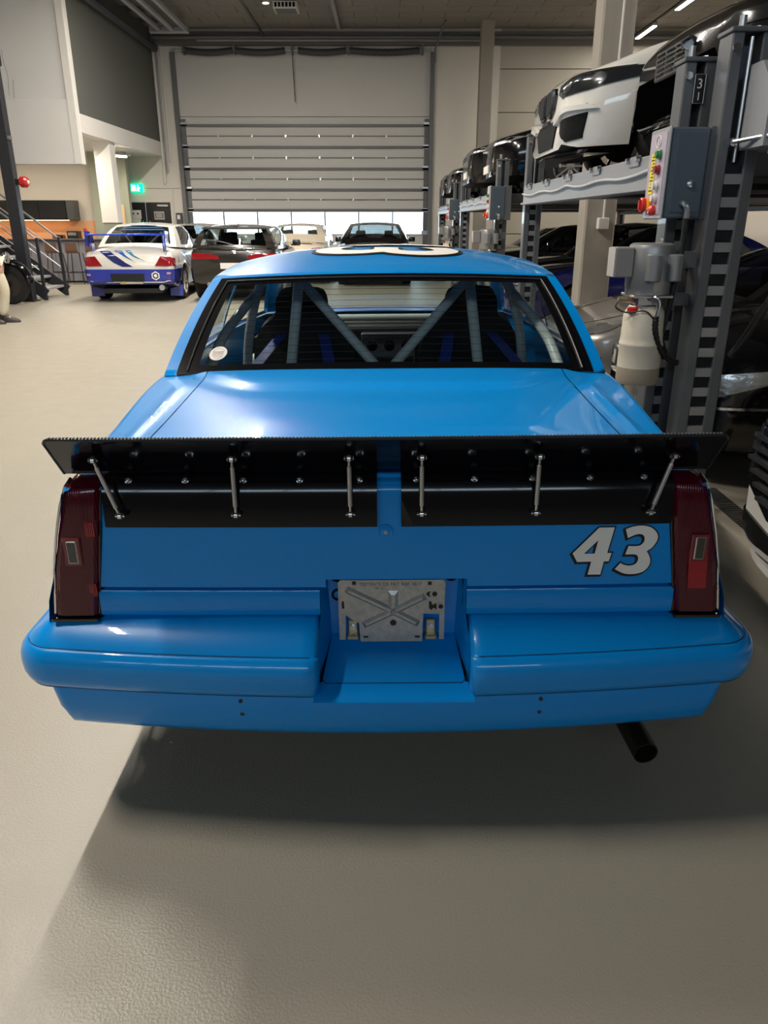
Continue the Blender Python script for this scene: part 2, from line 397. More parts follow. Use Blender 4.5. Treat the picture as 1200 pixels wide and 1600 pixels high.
# ---- double door, exit sign, wall bits
d2 = thing('door_2', 'black double door with paper notices on it', 'door', (0,YB,0)); tag(d2, kind='structure')
DK = P('black_door', (.010,.010,.012), .45)
for k, (x0,x1) in enumerate(((-8.1,-7.33),(-7.32,-6.55))):
    lf = dbox('door_leaf', DK, x0,x1,.02,2.02,.02,.07,.004,d2)
    MB().tube([(x1-.1 if k==0 else x0+.1,-.03,.75),(x1-.1 if k==0 else x0+.1,-.03,1.5)], .016, 8).build('pull_bar', STEEL, lf)
dbox('frame', PLASW, -8.17,-8.1,0,2.08,-.02,.1,.004,d2); dbox('frame', PLASW, -6.55,-6.49,0,2.08,-.02,.1,.004,d2); dbox('frame', PLASW, -8.1,-6.55,2.02,2.08,-.02,.1,.004,d2)
dbox('door_closer', P('silver_plastic',(.5,.5,.5),.4,metal=.5), -6.95,-6.62,1.90,1.96,-.05,.02,.005,d2)
PAPER = P('paper', (.75,.73,.68), .8)
def wall_thing(name, label, cat, mat, x0,x1,z0,z1,y0,y1,bev=.003,group=None):
    t = thing(name, label, cat, ((x0+x1)/2, YB+y1, z0), 0, group); t2 = MB().box(-(x1-x0)/2,(x1-x0)/2,y0-y1,0,0,z1-z0,bev).build('panel', mat, t, smooth=None); return t
t = wall_thing('paper_notice','white paper notice with two small pictograms on the black door','notice',PAPER,-7.80,-7.48,1.55,1.80,.0,.02)
for x in (-.08,.06): MB().prism(circ(.03,10,x,.15),(0,-.022,0),(1,0,0),(0,0,1),.001).build('pictogram', DECALK, t)
wall_thing('paper_notice','long white paper sheet under the pictogram notice on the black door','notice',PAPER,-7.75,-7.51,1.14,1.545,.0,.02)
t = wall_thing('door_plaque','silver framed grey plaque on the right door leaf','sign',P('plaque_silver',(.55,.54,.52),.4,metal=.5),-7.08,-6.77,1.53,1.76,.0,.02)
MB().box(-.135,.135,-.028,-.02,.035,.195).build('plaque_face', P('plaque_grey',(.16,.15,.15),.5), t, smooth=None)
for z in (.07,.11,.15): MB().box(-.09,.09,-.030,-.028,z,z+.014).build('text_line', PAPER, t, smooth=None)
t = wall_thing('exit_sign','lit green emergency exit sign on the wall above the black door','sign',P('sign_green',(.0,.45,.22),.4,emit=(.0,.75,.32),es=1.6),-7.68,-7.33,2.30,2.54,-.10,.0,.006)
EW = P('sign_white',(.8,.9,.85),.4,emit=(.7,1,.85),es=2.5)
MB().box(-.15,-.03,-.106,-.1,.04,.20).build('door_symbol', EW, t, smooth=None)
mm = MB().prism(circ(.022,10,.04,.185),(0,-.1,0),(1,0,0),(0,0,1),.006)
mm.prism([(0,.10),(.05,.165),(.10,.12),(.115,.13),(.06,.05),(.09,.03),(.08,.02),(.03,.05),(-.01,.03),(-.02,.045),(.03,.08)],(0,-.1,0),(1,0,0),(0,0,1),.006); mm.build('running_figure', EW, t, smooth=None)
t = wall_thing('wall_phone_box','dark grey control box on the wall beside the overhead door','control box',P('box_dark',(.07,.07,.08),.4),-6.38,-6.20,1.40,1.72,-.12,.0,.012)
MB().box(-.05,.03,-.128,-.12,.14,.26).build('screen', PAPER, t, smooth=None)
CONDM = P('white_conduit',(.72,.70,.66),.5)
def pipes(name,label,cat,pts,r,mat=CONDM,group=None):
    p0 = Vector(pts[0]); t = MB().tube([Vector(p)-p0 for p in pts], r, 8).build(name, mat); t.location = p0; tag(t,label,cat,group); return t
pipes('wall_conduit','thin white conduit running from the exit sign to the door guide','pipe',[(-7.30,YB-.03,2.43),(-6.2,YB-.03,2.43)],.016)
pipes('wall_conduit','white conduit dropping down the wall beside the dark control box','pipe',[(-6.45,YB-.03,2.42),(-6.45,YB-.03,.2)],.014)
for k, x in enumerate((-6.62,-6.52,-6.40)):
    pipes('riser_pipe',['slim white riser pipe next to the grey green wall','grey riser pipe in the corner between two other risers','pale riser pipe right beside the overhead door guide'][k],'pipe',[(x,YB-.10,2.55+.3*k),(x,YB-.10,6.2)],.035-.006*k, CONDM if k != 1 else P('conduit_grey',(.33,.33,.34),.45), 'riser pipes in the corner')
# outside ground seen through the door windows
slab('ground_outside', P('outside_paving',(.55,.55,.55),.8), -30,30,YB+.25,60,-.25,-.05)
# ---- columns
def column(name,label,x0,x1,y0,y1,z0,z1,mat,bev=.02):
    t = MB().box(-(x1-x0)/2,(x1-x0)/2,-(y1-y0)/2,(y1-y0)/2,0,z1-z0,bev).build(name, mat, smooth=None); t.location=((x0+x1)/2,(y0+y1)/2,z0); tag(t,label,'column',kind=None); return t
column('concrete_column','square concrete column rising between the two nearest car lifts',2.27,2.62,9.15,9.50,0,ZC,CONC)
column('concrete_column','slim concrete column standing close to the back wall pilaster',2.66,3.02,23.9,24.26,0,ZC,CONC)
t = thing('junction_box','small white junction box on the concrete column below the lift platform','junction box',(2.46,9.10,1.47))
MB().box(-.06,.06,-.05,.045,-.06,.06,.008).build('box', CONDM, t, smooth=None)
MB().tube([(.0,-.01,.05),(.0,-.01,4.8)],.012,8).build('conduit', CONDM, t)
# ---- mezzanine block on the left
MZ = 18.3; MX = -6.66
mez = thing('wall_mezzanine', None, None, (0,0,0)); tag(mez, kind='structure')
def mbx(name, mat, x0,x1,y0,y1,z0,z1,bev=0): return MB().box(x0,x1,y0,y1,z0,z1,bev).build(name, mat, mez, smooth=None)
mbx('upper_wall', P('white_mezzanine',(.72,.71,.69),.75,var=(1.5,.03)), XL,MX-.14,MZ,MZ+.2,3.92,ZC,.004)
mbx('lower_wall', P('white_downstand',(.76,.74,.71),.75), XL,MX-.06,MZ-.02,MZ+.2,2.66,3.92,.004)
mbx('corner_trim', P('white_trim',(.80,.77,.72),.6), MX-.14,MX+.02,MZ-.03,MZ+.2,2.66,ZC,.004)
mbx('side_wall', PLASG, MX-.2,MX,MZ+.2,YB,3.68,ZC)
mbx('floor_edge_band', P('white_trim',(.80,.77,.72),.6), MX-.2,MX+.03,MZ+.15,YB,3.30,3.68,.004)
mbx('soffit', P('soffit_white',(.72,.70,.66),.8), XL,MX-.2,MZ+.2,YB,3.30,3.42)
mbx('hanging_bulkhead', P('white_trim',(.80,.77,.72),.6), -7.10,-6.70,20.4,20.8,1.45,3.30,.004)
slab('wall_green_end',P('green_kitchen',(.29,.31,.24),.8,var=(1,.05)), -7.08,-6.72,20.42,20.78,0,1.45)
# cracks: thin dark lines in the upper wall plaster
for x, z0, z1 in ((-8.0,4.0,4.85),(-8.15,3.98,4.1),(-8.28,4.15,4.6),(-8.45,4.3,4.7),(-7.9,3.96,4.3)):
    m = MB(); pts=[(x+.02*math.sin(9*z)+(z-4)*-.03, MZ-.001, z) for z in lin(z0,z1,6)]; m.tube(pts,.004,5).build('crack', P('crack_grey',(.2,.2,.2),.9), mez)
slab('wall_kitchen', P('kitchen_beige',(.56,.51,.44),.8), XL,-8.35,23.6,23.8,0,3.3)
slab('wall_green', P('green_kitchen',(.29,.31,.24),.8,var=(1,.05)), -8.35,-7.3,23.4,23.6,0,3.3)
# ---- ceiling lamps: rows of linear lamps on a dark track
LEM = P('lamp_diffuser', (1,.95,.85), .5, emit=(1.0,.93,.80), es=14)
def ceiling_lamp(x, y, z, label, group, ln=1.5, w=LAMP_W):
    t = thing('ceiling_lamp', label, 'lamp', (x,y,z), 0, group)
    MB().box(-.06,.06,-ln/2,ln/2,0,.07,.006).build('housing', P('lamp_housing',(.35,.35,.35),.5), t, smooth=None)
    MB().box(-.05,.05,-ln/2+.02,ln/2-.02,-.02,0).build('diffuser', LEM, t, smooth=None)
    l = bpy.data.lights.new('lamp_light','AREA'); l.shape='RECTANGLE'; l.size=.10; l.size_y=ln-.04; l.energy=w; l.color=(1,.93,.83)
    lo = bpy.data.objects.new('lamp_light', l); C.objects.link(lo); lo.parent=t; lo.location=(0,0,-.025)
    return t
for x, lab, grp in ((-3.35,'linear ceiling lamp in the lamp row over the left aisle','lamps over the aisle'),(7.0,'linear ceiling lamp in the lamp row over the parking lifts','lamps over the lifts')):
    tr = MB().box(-.03,.03,YF+1,YB-.6,0,.05).build('lamp_track', PLASTK, smooth=None); tr.location=(x,0,6.28)
    tag(tr,'dark lamp track hung under the ceiling over the '+('left aisle' if x<0 else 'parking lifts'),'lamp track')
    for k in range(6):
        ceiling_lamp(x, 2.0+3.1*k + (0.0 if x < 0 else 2.9), 6.2, lab, grp, w=LAMP_W*(1.38 if x<0 else .45))
ceiling_lamp(7.0, 23.45, 6.2, 'ceiling lamp at the far end of the lift lamp row by the back wall', None, w=LAMP_W*.45)
t = thing('ceiling_spot','small round ceiling spot beside the square air vent','lamp',(-2.88,21.6,ZC-.03))
MB().lathe([(.10,0),(.10,-.10),(.08,-.13)],(0,0,0),(0,0,1),20).build('housing', P('lamp_housing',(.35,.35,.35),.5), t)
MB().lathe([(.075,-.135),(.07,-.14)],(0,0,0),(0,0,1),20).build('diffuser', LEM, t)
t = thing('air_vent','square white ceiling air vent with dark grille slots','vent',(-2.45,22.2,ZC-.04))
MB().box(-.30,.30,-.3,.3,-.16,0,.01).build('vent_frame', P('vent_white',(.6,.59,.56),.5), t, smooth=None)
for k in range(6): MB().box(-.26+.09*k,-.20+.09*k,-.302,-.296,-.13,-.03).build('slot', DARK, t, smooth=None)
MB().box(-.26,.26,-.26,.26,-.165,-.158).build('grille', P('vent_grille',(.12,.12,.12),.6), t, smooth=None)
# ducts and trays in the top left corner
DUCT = P('duct_grey',(.40,.40,.42),.4,metal=.5)
for k in range(3):
    pipes('ceiling_pipe',['pale ceiling pipe nearest the mezzanine, bending along the back wall','pale ceiling pipe between two parallel pipes','pale outermost ceiling pipe over the overhead door corner'][k],'pipe',[(-6.05+.36*k,8,6.30),(-6.05+.36*k,23.6-.0*k,6.30)],.075,DUCT,'three parallel ceiling pipes')
MB_=MB().box(-6.3,-5.25,23.5,23.68,6.2,6.36,.02).build('pipe_bracket', DUCT, smooth=None); tag(MB_,'pale bracket bar carrying the ends of the three ceiling pipes','bracket')
pipes('cable_tray','dark cable tray with cables along the top of the grey green wall','cable tray',[(-6.5,12,6.05),(-6.5,YB-.3,6.05)],.10,P('tray_dark',(.04,.04,.045),.6))
pipes('ceiling_rail','slim grey rail crossing the ceiling boards above the door','rail',[(-1.25,17,6.45),(-1.25,YB-.6,6.45)],.05,P('conduit_grey',(.33,.33,.34),.45))
pipes('wall_bracket_arm','thin grey bracket arm reaching down at the door top corner','bracket',[(1.65,YB-1.4,6.5),(1.45,YB-.3,6.05),(1.45,YB-.25,5.7)],.03,RAIL)
def tube_lamp(label,x,y,z,ln,rz,w):
    t=thing('soffit_lamp',label,'lamp',(x,y,z),rz)
    MB().tube([(0,-ln/2,0),(0,ln/2,0)],.03,12).build('tube',LEM,t); MB().box(-.035,.035,-ln/2-.12,ln/2+.12,.02,.07).build('housing',P('lamp_housing',(.35,.35,.35),.5),t,smooth=None)
    l=bpy.data.lights.new('tube_light','AREA'); l.shape='RECTANGLE'; l.size=.08; l.size_y=ln; l.energy=w; l.color=(1,.88,.72)
    lo=bpy.data.objects.new('tube_light',l); C.objects.link(lo); lo.parent=t; lo.location=(0,0,-.04)
tube_lamp('long white tube lamp under the mezzanine soffit',-7.85,19.8,3.16,1.2,math.radians(-38),38)
tube_lamp('short white tube lamp under the soffit beside the hanging bulkhead',-7.15,22.0,3.10,.8,math.radians(-38),30)
tube_lamp('unseen tube lamp added over the kitchen counter to brighten the wall',-10.0,21.6,3.16,1.6,PI/2,45)  # hidden lamp added to brighten the kitchen wall
# ------------------------------------------------------------------ the blue stock car
ORG = (0,4.0,0)
sc = thing('stock_car','bright blue two-door stock car with white 43, black rear spoiler and roll cage','car',(.01,4.0,0))
def put(mb, name, mats, parent=None, smooth=35, weld=False): return mb.build(name, mats, parent or sc, ORG, smooth, weld)
def sstep(a,b,x): t = min(max((x-a)/(b-a),0),1); return t*t*(3-2*t)
wmax = pchip([(1.70,.862),(2.0,.885),(2.4,.90),(3.0,.915),(4.6,.915),(5.6,.905),(6.5,.87),(6.95,.82)])
zbelt = pchip([(1.70,.905),(1.80,.915),(2.2,.928),(2.85,.955),(3.6,.955),(5.45,.895),(6.4,.80),(6.95,.71)])
sfac = pchip([(.18,.94),(.30,.972),(.45,.995),(.56,1.0),(.66,.972),(.75,.950),(.88,.918),(1.0,.898)])
def hw(Y, z):
    zt = zbelt(Y); zz = z if z < .6 else .6+(z-.6)*(.4/(zt-.6))
    return wmax(Y)*(sfac(zz)+.035*sstep(1.8,2.7,Y)*sstep(.6,1.0,zz))
RW, FW, RR = 2.72, 5.62, .335        # wheel stations and radius
def zbot(Y):
    z = .20
    for c in (RW, FW):
        if abs(Y-c) < .39: z = max(z, .31+math.sqrt(max(0,.39**2-(Y-c)**2)))
    if Y < 2.25: z = max(z, .42)
    return z
ys = set(lin(1.700,6.95,70))
for c in (RW,FW): ys |= {c+.39*math.cos(PI*k/14) for k in range(15)} | {c-.3905,c+.3905}
ys = sorted(ys)
body = MB()
for s in (-1,1):
    rows = []
    for Y in ys:
        zb, zt = zbot(Y), zbelt(Y)
        z_l = [zb+(zt-.012-zb)*t for t in (0,.12,.26,.40,.55,.70,.84,.93,.98,1)]
        row = [(s*hw(Y,z), Y, z) for z in z_l]
        row += [(s*(hw(Y,zt)-.006), Y, zt-.003),(s*(hw(Y,zt)-.018), Y, zt)]
        rows.append(row)
    body.grid(rows)
def sstep(a,b,x): t = min(max((x-a)/(b-a),0),1); return t*t*(3-2*t)
def htop(Y): return hw(Y, zbelt(Y))-.018
dprof = pchip([(1.70,.915),(1.74,.926),(2.0,.938),(2.5,.952),(2.85,.972)])
def deck(x, Y):
    h = htop(Y); t = min(abs(x)/h,1)
    z = zbelt(Y)+(dprof(Y)-zbelt(Y))*(1-t**2.6)
    yc = 2.60+.26*sstep(.42,.78,abs(x))
    z += .012*sstep(yc-.03,yc+.05,Y)*(1-sstep(.70,.80,abs(x)))
    z += .007*math.exp(-((abs(x)-.725)/.014)**2)*sstep(1.9,2.2,Y)*(1-sstep(2.55,2.75,Y))
    return z
LID = .664
dys = [1.745+1.105*k/46 for k in range(47)]
for s in (-1,1):
    body.grid([[(s*x, Y, deck(x,Y)) for x in [LID+.004+(htop(Y)-LID-.004)*k/10 for k in range(11)]] for Y in dys])
# rear corner filler behind the tail lamps
for s in (-1,1):
    body.add([(s*.668,1.745,.918),(s*(htop(1.745)),1.745,deck(.9,1.745)),(s*(htop(1.72)),1.72,zbelt(1.72)),(s*.67,1.72,.90),(s*.70,1.72,.55),(s*.850,1.72,.55)],[(0,1,2,3),(3,2,5,4)])
# hood, cowl and nose
def hoodz(x,Y): return zbelt(Y)+(.010*(1-sstep(6.2,6.95,Y))+.006)*(1-(x/htop(Y))**2)
body.grid([[(htop(Y)*t, Y, hoodz(htop(Y)*t,Y)) for t in lin(-1,1,20)] for Y in lin(5.45,6.95,24)])
body.grid([[(htop(6.95)*t, 6.95+dy, z) for t in lin(-1,1,12)] for dy,z in ((0,.715),(.03,.69),(.04,.64),(.03,.58),(.0,.55))])
# greenhouse
RBc, RTc = (.835,2.85,.958), (.700,3.265,1.288); FTc, WBc = (.640,4.72,1.285), (.820,5.45,.905)
def mir(p): return (-p[0],p[1],p[2])
eRB = arc(mir(RBc),RBc,(0,-.02,.017)); eRT = arc(mir(RTc),RTc,(0,-.025,.020)); eFT = arc(mir(FTc),FTc,(0,.06,.055)); eWB = arc(mir(WBc),WBc,(0,.10,.012))
cL = arc(mir(RBc),mir(RTc),(-.010,0,.012)); cR = arc(RBc,RTc,(.010,0,.012)); rL = arc(mir(RTc),mir(FTc),(-.012,0,.032)); rR = arc(RTc,FTc,(.012,0,.032))
aL = arc(mir(FTc),mir(WBc),(-.01,0,.02)); aR = arc(FTc,WBc,(.01,0,.02))
SR = coons(eRB,eRT,cL,cR); SW = coons(eWB,eFT,lambda v: aL(1-v),lambda v: aR(1-v)); SF0 = coons(eRT,eFT,rL,rR)
def SF(u,v):
    p = SF0(u,v); return p+Vector((0,0,.022*(1-(2*u-1)**4)*math.sin(PI*v)))
patch_ring(body, SR, (0,1,0,1), (.030,.970,.0,.955), 16)
patch_ring(body, SW, (0,1,0,1), (.04,.96,.02,.95), 14)
patch_rect(body, SF, 0,1,0,1, 28, 26)
for s in (-1,1):
    m = (lambda p: p) if s > 0 else mir
    bl = arc(m(RBc),m(WBc),(s*.055,0,0))
    SS = coons(bl, (rR if s>0 else rL), (cR if s>0 else cL), (lambda v,a=(aR if s>0 else aL): a(1-v)))
    patch_ring(body, SS, (0,1,0,1), (.24,.955,.06,.93), 14)
    g = MB(); patch_rect(g, SS, .24,.50,.06,.93,8,8); put(g,'quarter_window',GLASSM)
    g = MB(); g.grid([[S_off(SS,.003)(u,v) for u in (.49,.51)] for v in lin(.06,.93,6)]); put(g,'window_pillar',BLUE)
bo = put(body,'body',BLUE,smooth=32,weld=1e-4)
# ---- trunk lid: deck plus rear face, with the notch for the plate pocket
lid = MB()
lid.grid([[(LID*t, Y, deck(LID*t,Y)) for t in lin(-1,1,56)] for Y in dys])
def lidface(x, z):     # rear face, slightly leaned and bowed
    return 1.700+.022*(z-.645)/.25-.010*(1-(x/.74)**2)
cols = lin(-.735,-.166,18)+lin(-.150,.186,12)+lin(.202,.735,18)
zrow = [.648,.66,.668,.70,.75,.80,.85,.885]
rws = []
hxz = lambda z: .725-.128*(z-.57)
def tx(c,z): return c-(1 if c>0 else -1)*(.735-hxz(z))*sstep(.25,.735,abs(c))
for z in zrow: rws.append([(tx(x,z), lidface(x,z), z) for x in cols])
for a in (15,35,55,75,90):
    a = math.radians(a); rws.append([(tx(x,.885), lidface(x,.885)+.030*(1-math.cos(a)), .885+.033*math.sin(a)) for x in cols])
rws.append([(tx(x,.92), 1.746, deck(min(abs(tx(x,.92)),LID),1.746)) for x in cols])
lid.grid(rws, skip=lambda i,j: i < 2 and -.166 <= cols[j] and cols[j+1] <= .202)
lid.grid([[(x, lidface(x,.648), .648),(x, lidface(x,.648)+.03, .646)] for x in cols if x <= -.166]); lid.grid([[(x, lidface(x,.648), .648),(x, lidface(x,.648)+.03, .646)] for x in cols if x >= .202])
put(lid,'trunk_lid',BLUE,smooth=40,weld=1e-4)
put(MB().box(-.735,-.16,1.722,1.735,.58,.66),'panel_gap',DARK,smooth=None); put(MB().box(.195,.735,1.722,1.735,.58,.66),'panel_gap',DARK,smooth=None)
for s in (-1,1):
    gap = MB(); gap.add([(s*.722,1.704,.56),(s*.735,1.704,.56),(s*.690,1.726,.915),(s*.678,1.726,.915),(s*.722,1.75,.56),(s*.735,1.75,.56),(s*.690,1.75,.915),(s*.678,1.75,.915)],[(0,1,2,3),(0,4,5,1),(0,3,7,4),(1,5,6,2)])
    put(gap,'shut_gap',DARK,smooth=None)
# ---- lower rear panel between the gaps
lp = MB()
for x0,x1 in ((-.722,-.166),(.202,.722)):
    lp = MB()
    cs = lin(x0,x1,14); lp.grid([[(x, 1.698+dy-.010*(1-(x/.74)**2), z) for x in cs] for dy,z in ((.03,.640),(.003,.638),(0,.632),(.0,.60),(-.002,.575),(.0,.571),(.03,.570))])
    put(lp,'rear_panel',BLUE,smooth=50)
# ---- bumper cover swept round the corners
def plan(xin, xc, r, ylen, ybase, side, bow=.02):
    """plan path with outward normals: from xin along the back, round the corner, along the side"""
    pts = []
    for x in lin(xin, xc-r, 22): pts.append((side*x, ybase+bow*((x/.5)**2-1), (side*-.0-side*0, -1)))
    yc = pts[-1][1]+r
    for k in range(1,13):
        a = PI/2*k/12; pts.append((side*(xc-r+r*math.sin(a)), yc-r*math.cos(a), (side*math.sin(a), -math.cos(a))))
    for k in range(1,7): pts.append((side*xc, yc+ylen*k/6, (side,0)))
    return pts
prof = [(-.17,.569),(-.125,.568),(-.075,.546),(-.030,.514),(-.026,.509),(-.022,.509),(-.016,.505),(-.007,.493),(-.001,.476),(-.0005,.468),(.0,.464),(.0,.452),(-.002,.432),(-.008,.414),(-.02,.400),(-.036,.392),(-.06,.389),(-.12,.388)]
bump = MB()
for side, xin in ((-1,.180),(1,.218)):
    pl = plan(xin,.950,.115,.62,1.575,side)
    rows = [[(x+n[0]*o, y+n[1]*o, z) for o,z in prof] for x,y,n in pl]
    # rounded inner end, closing the section at the notch
    e0 = [(p[0]+(.004 if side<0 else -.004)*0, p[1], p[2]) for p in rows[0]]
    cen = Vector((e0[0][0]+side*-.012, 1.66, .47))
    end = [tuple(Vector(p).lerp(Vector((cen.x,p[1]+.012,p[2]+(.47-p[2])*.10)),1)) for p in e0]
    end2 = [tuple(Vector((cen.x+side*.002, 1.70, .47+(p[2]-.47)*.85))) for p in e0]
    bump.grid([end2,end]+rows)
put(bump,'bumper_cover',BLUE,smooth=50)
# grooves of the bumper mouldings
gv = MB()
for side, xin in ((-1,.186),(1,.224)):
    gv = MB()
    pl = plan(xin,.950,.115,.0,1.575,side)[:32]
    gv.tube([(x+n[0]*-.0265, y+n[1]*-.0265, .5095) for x,y,n in pl], .0016, 6); gv.tube([(x+n[0]*-.0150, y+n[1]*-.0150, .405) for x,y,n in pl[:30]], .0011, 6)
    put(gv,'moulding_groove',P('groove_blue_black',(.0,.03,.10),.6))
# ---- valance under the bumper
va = MB(); vprof = [(-.085,.392),(-.06,.385),(-.055,.36),(-.066,.30),(-.075,.262),(-.082,.250),(-.10,.246)]
pts = []
for s in (-1,1):
    pl = plan(0,.942,.10,.45,1.575,s,.022)
    va.grid([[(x+n[0]*o-(.0 if abs(n[0])<.5 else s*.0), y+n[1]*o, z-(0 if abs(n[0])<.01 else -.03*abs(n[0])*(1 if z<.3 else 0))) for o,z in vprof] for x,y,n in pl])
put(va,'valance',BLUE,smooth=50,weld=1e-4)
for x in (-.372,.392):
    for z in (.318,.362): put(MB().lathe([(.0055,0),(.0055,.004)],(x,1.575+.022*((x/.5)**2-1)+(.056+.066)/2-.004+(.36-z)*.18-.003,z),(0,1,-.15),14),'bolt_hole',DECALK)
# ---- plate pocket: back wall, sides, floor with lip
pk = MB(); X0,X1 = -.166,.202
pk.add([(X0,1.695,.668),(X1,1.695,.668),(X1-.012,1.775,.664),(X0+.012,1.775,.664)],[(0,1,2,3)])
pk.add([(X0+.012,1.775,.664),(X1-.012,1.775,.664),(X1-.020,1.770,.47),(X0+.020,1.770,.47)],[(0,1,2,3)])
pk.grid([[(X0+.020+(X1-X0-.04)*t,1.770,.47) for t in lin(0,1,6)],[(X0+.018+(X1-X0-.036)*t,1.745,.462) for t in lin(0,1,6)],[(X0+.004+(X1-X0-.008)*t,1.62,.418) for t in lin(0,1,6)],[(X0-.010+(X1-X0+.020)*t,1.612,.416) for t in lin(0,1,6)],[(X0-.012+(X1-X0+.024)*t,1.590,.409) for t in lin(0,1,6)],[(X0-.014+(X1-X0+.028)*t,1.566,.402) for t in lin(0,1,6)],[(X0-.014+(X1-X0+.028)*t,1.561,.396) for t in lin(0,1,6)],[(X0-.014+(X1-X0+.028)*t,1.60,.382) for t in lin(0,1,6)],[(X0-.014+(X1-X0+.028)*t,1.64,.380) for t in lin(0,1,6)]])
for s,X in ((1,X0),(-1,X1)):
    pk.grid([[(X,1.695,.668),(X,1.700,.57),(X-s*.002,1.66,.545),(X-s*.006,1.62,.52),(X-s*.010,1.60,.50)],
             [(X+s*.012,1.775,.664),(X+s*.018,1.770,.54),(X+s*.020,1.768,.47),(X+s*.010,1.70,.445),(X-s*.008,1.612,.416)]])
for X in (X0-.004,X1+.004): pk.add([(X,1.60,.392),(X,1.785,.392),(X,1.785,.575),(X,1.695,.575),(X,1.66,.55),(X,1.60,.51)],[(0,1,2,3,4,5)])
pko = put(pk,'plate_pocket',BLUE,smooth=35)
put(MB().tube([(X0-.004,1.70,.45),(X0+.0,1.63,.4225),(X0+.012,1.6145,.4172),(X1-.012,1.6145,.4172),(X1-.0,1.63,.4225),(X1+.004,1.70,.45)],.0013,6),'pocket_groove',P('groove_blue_black',(.0,.03,.10),.6),pko)
for x,z in ((-.128,.640),(-.126,.585),(.170,.640)): put(MB().lathe([(.017,0),(.017,-.004),(.012,-.005),(.012,.0)],(x,1.7735,z),(0,1,0),18),'pocket_hole',DARK)
# ---- license plate bracket (pressed galvanised plate)
lb = thing('tmp','','')
bpy.data.objects.remove(lb)
PLY = 1.722
def pz(px): return (px-118.5)/ (1160-62)*.268    # photo columns of the plate to metres
bx0,bx1,bz0,bz1 = -.122,.150,.478,.652
outline = [(bx0,bz0+.002),(bx0+.016,bz0+.002),(bx0+.018,bz0+.075),(bx0+.030,bz0+.064),(bx0+.052,bz0+.050),(bx0+.054,bz0+.002),(bx0+.056,bz0-.004),(bx1-.056,bz0-.004),(bx1-.056,bz0+.046),(bx1-.054,bz0+.078),(bx1-.013,bz0+.076),(bx1-.013,bz0+.002),(bx1,bz0+.002),(bx1,bz0+.118),(bx1+.001,bz1-.006),(bx1-.006,bz1),(bx0+.006,bz1),(bx0,bz1-.008)]
plb = put(MB().prism(outline,(0,PLY,0),(1,0,0),(0,0,1),.0025),'license_plate_bracket',ZINC,smooth=None)
plb['label'] = 'galvanised pressed metal licence plate bracket'
def ridge(a,b,w,h=.006):
    a=Vector((a[0],0,a[1])); b=Vector((b[0],0,b[1])); d=(b-a).normalized(); p=Vector((d.z,0,-d.x))*w/2
    f=Vector((0,PLY-.0024,0)); t=Vector((0,PLY-.0024-h,0)); q=.35
    vs=[a+p+f,b+p+f,b-p+f,a-p+f,a+d*w*.4+p*q+t,b-d*w*.4+p*q+t,b-d*w*.4-p*q+t,a+d*w*.4-p*q+t]
    return MB().add(vs,[(4,5,6,7),(0,1,5,4),(1,2,6,5),(2,3,7,6),(3,0,4,7)])
cc = (.018,.563)
for a in ((bx0+.020,.627),(bx1-.050,.606),(bx0+.062,.523),(bx1-.066,.526)): put(ridge(a,cc,.020),'pressed_rib',ZINC,plb,smooth=None)
put(ridge((cc[0],.622),cc,.026,.005),'pressed_rib',ZINC,plb,smooth=None)
def hole(poly): return put(MB().prism(poly,(0,PLY-.0031,0),(1,0,0),(0,0,1),.0008),'hole',DECALK,plb,smooth=None)
hole([(bx0+.036,.640),(bx0+.046,.640),(bx0+.046,.649),(bx0+.036,.649)]); hole([(bx1-.044,.638),(bx1-.034,.638),(bx1-.034,.647),(bx1-.044,.647)])
hole(circ(.0082,18,cc[0],.530)); hole(circ(.0065,16,bx1-.026,.612)); hole(circ(.0062,16,bx1-.010,.576))
hole([(bx1-.036,.604),(bx1-.040,.612),(bx1-.036,.620),(bx1-.044,.617),(bx1-.048,.612),(bx1-.044,.607)])
hole([(bx1-.040,.592),(bx1-.034,.590),(bx1-.032,.580),(bx1-.022,.586),(bx1-.020,.568),(bx1-.029,.573),(bx1-.034,.566),(bx1-.040,.572)])
hole([(bx0+.010,.594),(bx0+.014,.592),(bx0+.015,.573),(bx0+.009,.571),(bx0+.008,.585)])
hole(rrect(bx0+.062,bx0+.075,bz0+.008,bz0+.013,.002)); hole(rrect(bx1-.076,bx1-.063,bz0+.008,bz0+.013,.002))
text('embossed_text','DETENTE DE PAT. REP. 0617',.0125,P('stamped_dark',(.13,.125,.12),.6),plb,(.013,PLY-.0028-4*0,.640),(1,0,0),(0,0,1)).location=(0,-4.0,0)
text('embossed_text','100113',.0075,P('stamped_dark',(.13,.125,.12),.6),plb,(-.018,PLY-.0028,.629),(1,0,0),(0,0,1)).location=(0,-4.0,0)
BRASS = P('zinc_yellow',(.52,.46,.30),.35,metal=.8)
for x in (bx0+.035,bx1-.034):
    br = put(MB().box(x-.016,x+.016,1.715,1.74,bz0+.002,bz0+.016,.003).box(x-.013,x+.013,1.735,1.742,bz0+.012,bz0+.052,.003),'hinge_clip',BRASS,plb)
    put(MB().lathe([(.009,0),(.009,-.004),(.006,-.004),(.006,-.009)],(x,1.735,bz0+.032),(0,1,0),6),'bolt',STEEL,br)
